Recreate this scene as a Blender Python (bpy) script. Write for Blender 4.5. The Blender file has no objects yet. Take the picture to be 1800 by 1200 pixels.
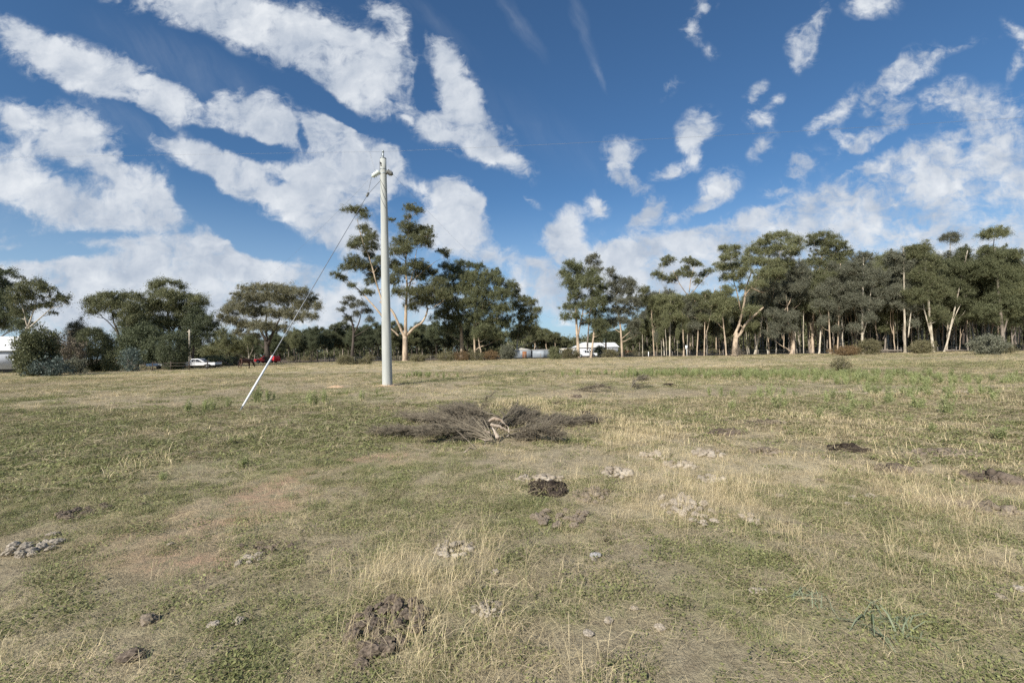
import bpy, math, random
import numpy as np
from mathutils import Vector, Matrix, Euler
R = math.radians
SC = bpy.context.scene
COL = SC.collection
RNG = np.random.default_rng(7)
random.seed(7)

# ------------------------------------------------------------------ camera
F = 800.0
EYE = 1.65
PITCH = math.atan(18/800)
ROLL = R(-1.0)
cd = bpy.data.cameras.new('camera'); cam = bpy.data.objects.new('camera', cd); COL.objects.link(cam)
cd.lens = 16; cd.sensor_width = 36; cd.clip_start = .05; cd.clip_end = 20000
CM = Matrix.Rotation(math.pi/2+PITCH, 4, 'X') @ Matrix.Rotation(ROLL, 4, 'Z')
cam.matrix_world = Matrix.Translation((0, 0, EYE)) @ CM
SC.camera = cam

def ray(px, py):
    return (CM.to_3x3() @ Vector(((px-900)/F, (600-py)/F, -1)))
def at(px, py):                       # photo pixel -> point on the ground
    d = ray(px, py); t = -EYE/d.z
    return Vector((d.x*t, d.y*t, 0))
def pt(px, py, Y):                    # photo pixel -> point at distance Y
    d = ray(px, py); t = Y/d.y
    return Vector((d.x*t, Y, EYE+d.z*t))
def gx(px, Y):                        # ground point at distance Y under column px
    y = 618
    for _ in range(6):
        p = pt(px, y, Y); y += p.z*F/Y
    return Vector((p.x, Y, 0))

# ------------------------------------------------------------------ sun and sky
sv = Vector((-8.6, -12.6, 0)).normalized()*math.cos(R(35.5)); sv.z = math.sin(R(35.5))
sd = bpy.data.lights.new('sun', 'SUN'); sun = bpy.data.objects.new('sun', sd); COL.objects.link(sun)
sd.energy = 4.8; sd.angle = R(.53); sd.color = (1, .95, .87)
sun.rotation_euler = sv.to_track_quat('Z', 'Y').to_euler(); sun.location = (-60, -80, 80)

SC.view_settings.view_transform = 'Standard'; SC.view_settings.look = 'None'
SC.view_settings.exposure = 0.52; SC.view_settings.gamma = 1
SC.cycles.max_bounces = 6; SC.cycles.diffuse_bounces = 3; SC.cycles.glossy_bounces = 2
SC.cycles.transmission_bounces = 3; SC.cycles.transparent_max_bounces = 4
SC.cycles.use_denoising = False
SC.cycles.sample_clamp_indirect = 4

class NT:
    def __init__(s, tree): s.t = tree; s.n = tree.nodes; s.l = tree.links
    def node(s, ty, **kw):
        n = s.n.new(ty)
        for k, v in kw.items(): setattr(n, k, v)
        return n
    def set(s, sock, v):
        if isinstance(v, bpy.types.NodeSocket): s.l.new(v, sock)
        elif v is not None: sock.default_value = v
    def m(s, op, a, b=None, c=None, clamp=False):
        n = s.node('ShaderNodeMath', operation=op, use_clamp=clamp)
        for i, v in enumerate((a, b, c)): s.set(n.inputs[i], v)
        return n.outputs[0]
    def v(s, op, a, b=None, c=None, scale=None):
        n = s.node('ShaderNodeVectorMath', operation=op)
        for i, q in enumerate((a, b, c)): s.set(n.inputs[i], q)
        if scale is not None: s.set(n.inputs['Scale'], scale)
        return n.outputs['Value'] if op in ('LENGTH', 'DOT_PRODUCT', 'DISTANCE') else n.outputs[0]
    def mr(s, x, a, b, c=0., d=1., it='LINEAR'):
        n = s.node('ShaderNodeMapRange', interpolation_type=it, clamp=True)
        for i, v in enumerate((x, a, b, c, d)): s.set(n.inputs[i], v)
        return n.outputs[0]
    def noise(s, vec, scale, detail=3, rough=.5, dist=0., out=0, lac=2.):
        n = s.node('ShaderNodeTexNoise')
        s.set(n.inputs['Vector'], vec); n.inputs['Scale'].default_value = scale
        n.inputs['Detail'].default_value = detail; n.inputs['Roughness'].default_value = rough
        n.inputs['Distortion'].default_value = dist; n.inputs['Lacunarity'].default_value = lac
        return n.outputs[out]
    def mix(s, f, a, b, bt='MIX'):
        n = s.node('ShaderNodeMix', data_type='RGBA', blend_type=bt)
        s.set(n.inputs[0], f)
        for i, v in ((6, a), (7, b)):
            s.set(n.inputs[i], (*v, 1) if isinstance(v, tuple) and len(v) == 3 else v)
        return n.outputs[2]

W = bpy.data.worlds.new('World'); SC.world = W; W.use_nodes = True
w = NT(W.node_tree); w.n.clear()
tc = w.node('ShaderNodeTexCoord')
D = tc.outputs['Generated']
sky = w.node('ShaderNodeTexSky', sky_type='NISHITA', sun_disc=False)
sky.sun_elevation = R(35.5); sky.sun_rotation = math.atan2(-8.6, -12.6)
sky.air_density = 1.0; sky.dust_density = .6; sky.ozone_density = 1.6; sky.altitude = 200
sep = w.node('ShaderNodeSeparateXYZ'); w.l.new(D, sep.inputs[0])
ay = w.m('MAXIMUM', w.m('ABSOLUTE', sep.outputs[1]), .02)
wn = w.v('ADD', w.v('SUBTRACT', w.noise(w.v('MULTIPLY', D, (1, 1, 1.5)), 5, 3, .6, out=1), (.5, .5, .5)), w.v('MULTIPLY', w.v('SUBTRACT', w.noise(D, 22, 4, .6, out=1), (.5, .5, .5)), (.45, .45, .45)))
comb = w.node('ShaderNodeCombineXYZ')
w.l.new(w.m('DIVIDE', sep.outputs[0], ay), comb.inputs[0]); w.l.new(w.m('DIVIDE', sep.outputs[2], ay), comb.inputs[1])
P = w.v('ADD', comb.outputs[0], w.v('MULTIPLY', wn, (.065, .065, 0)))
frames = {}
def frame(a):
    if a not in frames:
        c, s_ = math.cos(R(a)), math.sin(R(a))
        cb = w.node('ShaderNodeCombineXYZ')
        w.l.new(w.v('DOT_PRODUCT', P, (c, s_, 0)), cb.inputs[0]); w.l.new(w.v('DOT_PRODUCT', P, (-s_, c, 0)), cb.inputs[1])
        frames[a] = cb.outputs[0]
    return frames[a]
# (px, py, long radius, short radius, slope in the picture, weight)
CL = [(20,45,50,16,20,.6),(60,85,95,38,30,1),(150,120,85,42,30,1),(230,148,95,46,30,1),(310,182,65,42,30,1),
 (440,210,78,48,15,1.1),(500,240,45,35,30,.9),
 (330,12,120,30,15,.8),(450,48,135,50,30,1.1),(580,88,115,60,30,1.2),(630,145,85,62,45,1.2),(690,110,30,50,0,.8),
 (675,20,34,22,0,.7),(712,52,30,24,45,.7),(735,112,38,18,-75,.7),(722,165,28,12,-75,.45),
 (785,95,36,24,60,.9),(805,150,48,36,60,1),(822,190,42,34,60,.9),(755,222,60,34,15,.95),(830,235,66,32,15,1),(892,284,52,24,30,1),
 (562,232,50,36,30,.9),(620,262,85,46,30,1),(685,300,60,42,0,.8),
 (120,228,100,46,15,1),(50,268,85,42,0,.95),(30,208,55,26,30,.7),
 (200,308,95,36,30,1.05),(272,352,62,48,30,1),(100,350,130,38,15,1),(190,388,140,26,0,.85),(20,330,80,40,0,.6),
 (325,268,75,24,15,.8),(390,298,80,36,30,1),(435,315,45,30,0,.8),
 (520,352,115,42,30,1),(580,392,85,42,30,1),(600,332,95,32,15,.9),(640,432,60,32,0,.7),(560,300,60,26,0,.7),
 (262,428,95,20,0,.9),(330,440,110,22,0,.7),(376,424,30,17,45,.7),
 (100,472,130,20,0,.8),(350,467,140,19,0,.85),(500,482,100,17,0,.7),(200,505,230,34,0,.75),(400,525,280,36,0,.72),(15,425,40,20,0,.5),(120,560,280,60,0,.75),(520,560,280,55,0,.6),(80,500,160,40,0,.6),(260,470,220,30,0,.5),(1400,430,380,60,-15,.45),(1720,430,200,60,0,.5),(1180,440,170,40,0,.6),(1330,395,140,26,-15,.6),(1480,330,110,26,-15,.5),(1420,290,60,20,-30,.4),(1740,330,160,60,0,.5),(1560,420,240,50,0,.5),(1180,480,140,30,0,.4),(1560,300,60,30,-15,.5),(1020,520,130,40,0,.4),(960,480,60,30,0,.35),(700,520,160,60,0,.35),
 (785,345,50,30,15,1),(822,375,44,32,30,1),(808,430,78,32,15,1),(770,395,60,40,0,.6),
 (1240,20,38,17,-60,.6),(1220,60,22,14,60,.6),(1248,90,14,10,0,.45),
 (1440,38,52,14,-60,.75),(1413,78,28,25,-60,1),(1402,110,14,9,60,.4),
 (1535,12,42,22,0,.75),(1175,152,26,12,-30,.5),(1328,160,26,11,-45,.6),(1366,176,18,11,-45,.6),(1320,186,17,9,-45,.5),
 (1230,222,34,26,-45,1),(1216,252,20,18,0,.7),(1340,212,24,20,0,.9),(1343,262,28,15,-45,.8),
 (1096,264,32,24,0,1.1),(1114,312,38,19,45,1),(1090,298,18,20,0,.7),(1182,300,26,13,-15,.9),(1224,284,17,17,-45,.8),
 (1600,115,46,24,-30,1),(1542,157,46,24,-45,1),(1680,84,75,9,-15,.35),(1478,192,38,12,-60,.7),(1442,216,28,12,-45,.7),
 (1570,205,32,21,-60,1),(1484,245,28,15,15,.8),(1516,248,30,15,-30,.8),(1400,285,26,22,60,.7),(1052,360,24,18,75,.9),
 (1266,330,36,24,-30,1),(1238,365,36,13,-30,.9),(1157,363,19,19,0,.85),(1130,390,30,15,-30,.9),(1176,390,18,9,-15,.6),
 (1000,392,30,24,-45,1.1),(982,420,34,20,0,1),(992,442,28,18,0,.7),(936,462,17,10,0,.5),(1087,430,24,11,-15,.5),(1055,437,14,11,0,.5),
 (930,354,30,8,30,.45),(1370,335,30,14,0,.6),(1430,360,30,20,0,.7),(1380,375,60,20,-15,.5),
 (1660,168,46,28,-15,.8),(1740,205,80,50,0,.85),(1785,245,60,42,0,.9),(1790,60,14,40,-45,.5),(1790,110,30,12,-60,.5),
 (1600,292,140,40,-15,.7),(1710,300,140,64,0,.75),(1560,345,150,40,-15,.75),(1710,375,190,64,0,.8),(1450,392,180,32,-15,.7),
 (1300,415,150,30,-15,.6),(1640,440,260,56,0,.75),(1250,450,230,40,0,.55),(1000,500,180,60,0,.42),(1500,470,340,70,0,.45),(1120,470,160,40,0,.4)]
acc = None
for (cx, cy, a, b, ang, wt) in CL:
    d = ray(cx, cy); u, v = d.x/d.y, d.z/d.y
    ang = -ang                                 # pictures count down, the sky counts up
    c, s_ = math.cos(R(ang)), math.sin(R(ang))
    k = math.sqrt(1+0*u)
    gk = 1.35 if b > 33 else 1.55; ra, rb = a/F*gk, b/F*gk
    uu, vv = u*c+v*s_, -u*s_+v*c
    q = w.v('MULTIPLY_ADD', frame(ang), (1/ra, 1/rb, 0), (-uu/ra, -vv/rb, 0))
    f = w.mr(w.v('LENGTH', q), 1., .0, 0., wt*1.25)
    acc = f if acc is None else w.m('ADD', acc, f)
for (cx, cy, a, b, ang, wt) in [(430,262,110,20,15,1.0),(527,238,34,9,75,.9),(585,190,95,17,30,1.0),(700,235,18,40,-60,.6),(500,318,46,15,15,.8),(352,350,55,42,30,1.0),(440,420,75,26,30,.9),
        (745,290,40,34,15,.9),(735,70,14,50,0,.5),(745,150,12,45,0,.8),(250,215,70,14,30,.8),(364,165,34,8,75,.6),(180,270,26,10,0,.4),(620,215,50,12,30,.8),(190,415,120,9,0,.5),(100,445,120,10,0,.6),(700,350,26,22,0,.5),
        (430,500,60,8,15,.35),(890,350,40,60,0,.8),(1660,290,24,9,-15,.5),(1560,250,30,12,-30,.4),(1500,310,40,10,-30,.4),(1700,250,40,10,-15,.45),(1620,350,40,8,-15,.35),(1100,350,20,20,0,.4)]:
    d = ray(cx, cy); u, v = d.x/d.y, d.z/d.y; ang = -ang                 # blue gaps between the banks
    c, s_ = math.cos(R(ang)), math.sin(R(ang)); ra, rb = a/F*1.25, b/F*1.25
    q = w.v('MULTIPLY_ADD', frame(ang), (1/ra, 1/rb, 0), (-(u*c+v*s_)/ra, -(-u*s_+v*c)/rb, 0))
    acc = w.m('ADD', acc, w.mr(w.v('LENGTH', q), 1., .0, 0., -wt*1.3))
acc = w.m('MINIMUM', acc, w.mr(comb.outputs[0] and w.m('DIVIDE', sep.outputs[0], ay), .25, .7, 1.05, .72))
# noise stretched into fine altocumulus flakes near the horizon
zz = w.m('ADD', w.m('MAXIMUM', sep.outputs[2], 0), .22)
pl = w.node('ShaderNodeCombineXYZ')
w.l.new(w.m('DIVIDE', sep.outputs[0], zz), pl.inputs[0]); w.l.new(w.m('DIVIDE', sep.outputs[1], zz), pl.inputs[1])
n1 = w.noise(w.v('ADD', P, w.v('MULTIPLY', wn, (-.05, .09, 0))), 9, 10, .6, .1)
n2 = w.noise(w.v('MULTIPLY', P, (1, 1.5, 1)), 31, 5, .65, .3)
nn = w.m('ADD', w.m('MULTIPLY', w.m('SUBTRACT', n1, .52), 3.4), w.m('MULTIPLY', w.m('SUBTRACT', n2, .5), 2.0))
vo = w.node('ShaderNodeTexVoronoi', feature='SMOOTH_F1'); vo.inputs['Scale'].default_value = 15; vo.inputs['Smoothness'].default_value = .55
vo.inputs['Detail'].default_value = 1.5; vo.inputs['Roughness'].default_value = .55
w.l.new(w.v('ADD', P, w.v('MULTIPLY', wn, (.05, .05, 0))), vo.inputs['Vector'])
puff = w.mr(vo.outputs['Distance'], .05, .62, .5, -.5)
nn = w.m('MULTIPLY_ADD', puff, .85, w.m("ADD", nn, .20))
gate = w.mr(acc, 0., .34)
dens = w.m('ADD', acc, w.m('MULTIPLY', nn, w.m('MULTIPLY', gate, .60)))
alpha = w.mr(dens, .0, .88, 0., 1., 'SMOOTHSTEP')
# faint cirrus
ci = None
for (cx, cy, a, b, ang, wt) in [(915,40,110,20,60,.2),(1022,50,110,18,75,.26),(1050,130,50,10,60,.22),(330,120,260,60,30,.16),(760,30,160,26,45,.1),(250,230,200,40,30,.16),(950,230,300,60,30,.05)]:
    d = ray(cx, cy); u, v = d.x/d.y, d.z/d.y; ang = -ang
    c, s_ = math.cos(R(ang)), math.sin(R(ang)); ra, rb = a/F, b/F
    q = w.v('MULTIPLY_ADD', frame(ang), (1/ra, 1/rb, 0), (-(u*c+v*s_)/ra, -(-u*s_+v*c)/rb, 0))
    f = w.mr(w.v('LENGTH', q), 1., .0, 0., wt, 'SMOOTHSTEP')
    ci = f if ci is None else w.m('ADD', ci, f)
str_ = w.noise(w.v('MULTIPLY', frame(-60), (1.3, 9, 1)), 3, 5, .6)
ci = w.m('MULTIPLY', ci, w.mr(str_, .3, .75))
hz = w.mr(sep.outputs[2], .0, .34, .62, 0., 'SMOOTHSTEP')
alpha = w.m('MAXIMUM', alpha, ci)
shade = w.noise(w.v('MULTIPLY', P, (1, 1.4, 1)), 8, 5, .6, .2)
sh = w.m('ADD', w.m('ADD', w.m('MULTIPLY', puff, .45), w.m('MULTIPLY', w.m('SUBTRACT', n1, .5), 1.5)), w.mr(shade, .30, .70, .12, 1.0))
ccol = w.mix(w.m('MINIMUM', w.m('MAXIMUM', sh, 0), 1), (.33, .375, .445), (.62, .64, .66))
SKYK = .072
skyc = w.mix(1., sky.outputs[0], (.54*SKYK, .82*SKYK, 1.04*SKYK), 'MULTIPLY')
skyc = w.mix(hz, skyc, (.35, .46, .58))
fin = w.mix(w.m('MULTIPLY', alpha, .96), skyc, ccol)
bg = w.node('ShaderNodeBackground'); w.l.new(fin, bg.inputs[0]); bg.inputs[1].default_value = 1.0
wo = w.node('ShaderNodeOutputWorld'); w.l.new(bg.outputs[0], wo.inputs[0])
W.cycles.sampling_method = 'MANUAL'; W.cycles.sample_map_resolution = 512

# ------------------------------------------------------------------ helpers
def tag(o, label=None, cat=None, group=None, kind=None):
    for k, v in (('label', label), ('category', cat), ('group', group), ('kind', kind)):
        if v: o[k] = v
    return o
def link(name, me, mat=None, parent=None, loc=None):
    o = bpy.data.objects.new(name, me); COL.objects.link(o)
    if mat is not None and me is not None:
        me.materials.clear(); me.materials.append(mat)
    if parent is not None: o.parent = parent
    if loc is not None: o.location = loc
    return o
def empty(name, loc=(0, 0, 0), rz=0):
    o = bpy.data.objects.new(name, None); COL.objects.link(o); o.location = loc; o.rotation_euler.z = rz
    o.empty_display_size = .2
    return o
def np_mesh(name, V, Q, T=None, smooth=False):
    V = np.asarray(V, 'f4').reshape(-1, 3); Q = np.asarray(Q, 'i4').reshape(-1, 4)
    T = np.zeros((0, 3), 'i4') if T is None else np.asarray(T, 'i4').reshape(-1, 3)
    me = bpy.data.meshes.new(name)
    me.vertices.add(len(V)); me.vertices.foreach_set('co', V.ravel())
    li = np.concatenate([Q.ravel(), T.ravel()]); me.loops.add(len(li)); me.loops.foreach_set('vertex_index', li)
    nq, nt = len(Q), len(T); me.polygons.add(nq+nt)
    ls = np.concatenate([np.arange(nq)*4, nq*4+np.arange(nt)*3]).astype('i4')
    me.polygons.foreach_set('loop_start', ls)
    if smooth: me.polygons.foreach_set('use_smooth', np.ones(nq+nt, bool))
    me.update(calc_edges=True)
    return me
class MB:
    def __init__(s): s.V = []; s.Q = []; s.T = []; s.n = 0
    def add(s, V, Q=None, T=None):
        V = np.asarray(V, 'f8').reshape(-1, 3)
        if Q is not None and len(Q): s.Q.append(np.asarray(Q)+s.n)
        if T is not None and len(T): s.T.append(np.asarray(T)+s.n)
        s.V.append(V); s.n += len(V)
    def tube(s, P, r, k=6, cap=True):
        P = np.asarray([tuple(p) for p in P], 'f8'); n = len(P)
        r = np.broadcast_to(np.asarray(r, 'f8'), (n,)) if np.ndim(r) == 0 else np.asarray(r, 'f8')
        tg = np.gradient(P, axis=0); tg /= np.linalg.norm(tg, axis=1)[:, None]+1e-9
        ref = np.array([0, 0, 1.]) if abs(tg[:, 2]).mean() < .8 else np.array([0, 1., 0])
        a = np.cross(tg, ref); a /= np.linalg.norm(a, axis=1)[:, None]+1e-9; b = np.cross(tg, a)
        th = np.arange(k)*2*np.pi/k
        V = P[:, None]+r[:, None, None]*(np.cos(th)[None, :, None]*a[:, None]+np.sin(th)[None, :, None]*b[:, None])
        i = np.arange(n-1)[:, None]*k; j = np.arange(k)[None]; j2 = (j+1) % k
        Q = np.stack([i+j, i+j2, i+k+j2, i+k+j], -1).reshape(-1, 4)
        V = V.reshape(-1, 3); T = None
        if cap:
            V = np.vstack([V, P[0], P[-1]]); m = n*k
            T = [(m, (q+1) % k, q) for q in range(k)]+[(m+1, (n-1)*k+q, (n-1)*k+(q+1) % k) for q in range(k)]
        s.add(V, Q, T)
    def box(s, lo, hi):
        (a, b, c), (d, e, f) = lo, hi
        s.add([(a,b,c),(d,b,c),(d,e,c),(a,e,c),(a,b,f),(d,b,f),(d,e,f),(a,e,f)],
              [(0,3,2,1),(4,5,6,7),(0,1,5,4),(1,2,6,5),(2,3,7,6),(3,0,4,7)])
    def build(s, name, mat, parent=None, smooth=False, loc=None):
        V = np.vstack(s.V) if s.V else np.zeros((0, 3))
        Q = np.vstack(s.Q) if s.Q else np.zeros((0, 4), int); T = np.vstack(s.T) if s.T else None
        return link(name, np_mesh(name, V, Q, T, smooth), mat, parent, loc)
def prism(pts, y0, y1):                # side outline (x,z) between y0 and y1
    n = len(pts); m = bpy.data.meshes.new('prism')
    vs = [(x, y0, z) for x, z in pts]+[(x, y1, z) for x, z in pts]
    fs = [tuple(range(n)), tuple(range(2*n-1, n-1, -1))]+[(i, i+n, (i+1) % n+n, (i+1) % n) for i in range(n)]
    m.from_pydata(vs, [], fs); m.update()
    return m
def bevel(o, wd=.02, seg=2):
    md = o.modifiers.new('bevel', 'BEVEL'); md.width = wd; md.segments = seg; md.limit_method = 'ANGLE'

def lat(ix, iy, seed):
    h = (ix.astype(np.int64)*374761393+iy.astype(np.int64)*668265263+seed*974634777) & 0xffffffff
    h = ((h ^ (h >> 13))*1274126177) & 0xffffffff
    return ((h ^ (h >> 16)) & 0xffff)/65535.
def vnoise(x, y, sc, seed=0):
    x = np.asarray(x, 'f8')*sc; y = np.asarray(y, 'f8')*sc
    ix = np.floor(x); iy = np.floor(y); fx = x-ix; fy = y-iy; fx = fx*fx*(3-2*fx); fy = fy*fy*(3-2*fy)
    a, b, c, d = lat(ix, iy, seed), lat(ix+1, iy, seed), lat(ix, iy+1, seed), lat(ix+1, iy+1, seed)
    return (a*(1-fx)+b*fx)*(1-fy)+(c*(1-fx)+d*fx)*fy
def fbm(x, y, sc, o=4, seed=0):
    t = 0; a = .5; n = 0
    for i in range(o): t = t+a*vnoise(x, y, sc*2**i, seed+i*17); n += a; a *= .55
    return t/n
def ground_z(x, y):
    x = np.asarray(x, 'f8'); y = np.asarray(y, 'f8'); d = np.hypot(x, y)
    z = (fbm(x, y, .9, 3, 5)-.5)*.07*np.clip(1.4-d/40, .15, 1)+(fbm(x, y, 4.5, 2, 9)-.5)*.022*np.clip(1-d/18, 0, 1)
    return z + (fbm(x, y, .07, 2, 3)-.5)*.12*np.clip(d/25-.2, 0, 1)

# ---------------- materials
def mat(name, rough=.8, spec=.25):
    m = bpy.data.materials.new(name); m.use_nodes = True; t = NT(m.node_tree)
    b = t.n['Principled BSDF']; b.inputs['Roughness'].default_value = rough; b.inputs['Specular IOR Level'].default_value = spec
    return m, t, b
def plain(name, c1, c2, scale=6, rough=.8, spec=.25, detail=4, metal=0, bump=0, bd=.02, stretch=(1, 1, 1), lo=.35, hi=.65):
    m, t, b = mat(name, rough, spec); b.inputs['Metallic'].default_value = metal
    tc = t.node('ShaderNodeTexCoord'); v = t.v('MULTIPLY', tc.outputs['Object'], stretch)
    n = t.noise(v, scale, detail, .6)
    t.l.new(t.mix(t.mr(n, lo, hi), c1, c2), b.inputs['Base Color'])
    if bump:
        bp = t.node('ShaderNodeBump'); bp.inputs['Strength'].default_value = bump; bp.inputs['Distance'].default_value = bd
        t.l.new(n, bp.inputs['Height']); t.l.new(bp.outputs[0], b.inputs['Normal'])
    return m
def leafmat(name, c1, c2, trans=.3, rough=.6, inst=False, spec=.3):
    m, t, b = mat(name, rough, spec)
    g = t.node('ShaderNodeNewGeometry'); f = g.outputs['Random Per Island']
    oi = t.node('ShaderNodeObjectInfo')
    col = t.mix(t.m('POWER', f, 1.3), c1, c2)
    k = t.mr(oi.outputs['Random'], 0, 1, .82, 1.15)
    cv = t.node('ShaderNodeCombineXYZ')
    for i in range(3): t.l.new(k, cv.inputs[i])
    col = t.mix(1., col, cv.outputs[0], 'MULTIPLY')
    t.l.new(col, b.inputs['Base Color'])
    tr = t.node('ShaderNodeBsdfTranslucent'); t.l.new(col, tr.inputs[0])
    mx = t.node('ShaderNodeMixShader'); mx.inputs[0].default_value = trans
    t.l.new(b.outputs[0], mx.inputs[1]); t.l.new(tr.outputs[0], mx.inputs[2])
    t.l.new(mx.outputs[0], t.n['Material Output'].inputs[0])
    return m
M = dict(
 leaf_olive=leafmat('leaf_olive', (0.105, 0.119, 0.054), (0.280, 0.274, 0.143)),
 leaf_green=leafmat('leaf_green', (0.086, 0.096, 0.046), (0.209, 0.216, 0.110)),
 leaf_grey=leafmat('leaf_grey', (0.110, 0.115, 0.077), (0.258, 0.254, 0.181)),
 leaf_pale=leafmat('leaf_pale', (0.126, 0.126, 0.069), (0.337, 0.311, 0.196)),
 leaf_dark=leafmat('leaf_dark', (0.060, 0.072, 0.038), (0.170, 0.189, 0.099), .2),
 leaf_blue=leafmat('leaf_blue', (0.075, 0.099, 0.081), (0.170, 0.207, 0.182)),
 leaf_brown=leafmat('leaf_brown', (0.100, 0.081, 0.056), (0.213, 0.175, 0.125), .15),
 leaf_heath=leafmat('leaf_heath', (0.115, 0.106, 0.054), (0.277, 0.247, 0.135)),
 leaf_rust=leafmat('leaf_rust', (0.161, 0.103, 0.052), (0.299, 0.207, 0.103)),
 bark_pale=plain('bark_pale', (.48, .375, .27), (.25, .195, .14), 1.6, .85, stretch=(1, 1, .3), lo=.42, hi=.6),
 bark_cream=plain('bark_cream', (.54, .475, .375), (.28, .235, .175), 1.6, .85, stretch=(1, 1, .3), lo=.45, hi=.62),
 bark_grey=plain('bark_grey', (.27, .23, .19), (.15, .12, .095), 1.2, .9, stretch=(1, 1, .4)),
 bark_dark=plain('bark_dark', (.055, .045, .038), (.10, .08, .065), 1.5, .9, stretch=(1, 1, .4)),
 concrete=plain('pole_concrete', (.46, .47, .44), (.34, .35, .325), 5, .8, stretch=(1, 1, .12), detail=8, bump=.15, lo=.3, hi=.72),
 galv=plain('galvanised_steel', (.36, .39, .40), (.28, .31, .32), 20, .45, metal=.5),
 wire=plain('wire_metal', (.30, .31, .32), (.22, .23, .24), 5, .5, metal=.4),
 white_pvc=plain('white_plastic_guard', (.80, .81, .80), (.70, .71, .70), 6, .4, .5),
 porcelain=plain('pale_insulator', (.62, .66, .62), (.52, .57, .52), 8, .25, .5),
 brown_por=plain('dark_insulator', (.20, .20, .18), (.11, .11, .10), 8, .3, .5),
 dark_metal=plain('dark_fitting', (.06, .06, .06), (.10, .10, .10), 8, .6),
 straw=leafmat('dry_straw', (.52, .42, .235), (.84, .70, .44), .25, .7, spec=.2),
 straw_grey=leafmat('dry_litter', (.24, .195, .12), (.49, .415, .27), .1, .8, spec=.1),
 green_leaf=leafmat('green_herb', (.165, .175, .07), (.335, .34, .145), .3, .6, spec=.2),
 green_blade=leafmat('green_blade', (.22, .245, .105), (.41, .42, .21), .35, .6, spec=.2),
 weed=leafmat('weed_leaf', (.27, .305, .125), (.47, .49, .24), .35, .6, spec=.2),
 thistle=leafmat('grey_green_leaf', (.20, .235, .14), (.30, .33, .22), .25, .85, spec=.05),
 twig=plain('dead_twig', (.235, .20, .145), (.12, .10, .074), 6, .9),
 dead_wood=plain('weathered_wood', (.50, .43, .35), (.24, .18, .13), 7, .85, bump=.4, stretch=(1, 1, 1)),
 clod_dark=plain('dark_clod', (.055, .043, .032), (.19, .15, .115), 2.6, .95, .1, 6, bump=.5, bd=.0012),
 clod_brown=plain('brown_clod', (.12, .095, .07), (.25, .205, .155), 2.6, .95, .1, 6, bump=.5, bd=.0012),
 clod_grey=plain('grey_clod', (.20, .17, .135), (.42, .37, .30), 2.6, .95, .1, 6, bump=.5, bd=.0012),
 clod_pale=plain('pale_clod', (.22, .18, .135), (.42, .365, .29), 2.6, .95, .1, 6, bump=.5, bd=.0012),
 clod_black=plain('black_earth', (.018, .014, .011), (.055, .042, .033), 2.6, .95, .1, 6, bump=.5, bd=.0012),
 stone=plain('grey_stone', (.26, .25, .24), (.40, .38, .36), 2, .9, .05, bump=.4, bd=.001),
 soil_orange=plain('orange_subsoil', (.50, .33, .20), (.60, .43, .28), 9, .95, .1, bump=.6),
 white_paint=plain('white_vehicle_paint', (.75, .76, .77), (.68, .69, .70), 1, .3, .5),
 red_paint=plain('red_vehicle_paint', (.66, .025, .04), (.56, .02, .03), 1, .3, .5),
 rubber=plain('tyre_rubber', (.02, .02, .02), (.04, .04, .038), 5, .9),
 glass=plain('dark_glass', (.02, .025, .03), (.035, .04, .05), 1, .08, .6),
 white_wall=plain('white_board_wall', (.62, .64, .68), (.55, .57, .61), 3, .7),
 white_roof=plain('white_metal_roof', (.72, .72, .70), (.60, .60, .58), .8, .5),
 cream_roof=plain('cream_metal_roof', (.66, .60, .48), (.56, .50, .40), .8, .5),
 shed_wall=plain('shed_sheet_wall', (.30, .33, .36), (.22, .245, .27), 1.2, .5),
 shed_roof=plain('shed_sheet_roof', (.52, .50, .46), (.42, .40, .37), 1.2, .5),
 rust=plain('rusty_sheet', (.30, .13, .06), (.18, .09, .05), 3, .8),
 horse=plain('bay_coat', (.075, .035, .024), (.045, .022, .016), 2, .6),
 black_hair=plain('black_hair', (.012, .01, .01), (.02, .017, .016), 8, .7),
 post_wood=plain('grey_post_wood', (.28, .25, .22), (.18, .155, .13), 9, .9),
 asphalt=plain('road_asphalt', (.075, .072, .07), (.055, .053, .052), 3, .9),
 terracotta=plain('orange_cloth', (.62, .26, .14), (.52, .2, .1), 3, .8),
)

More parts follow.
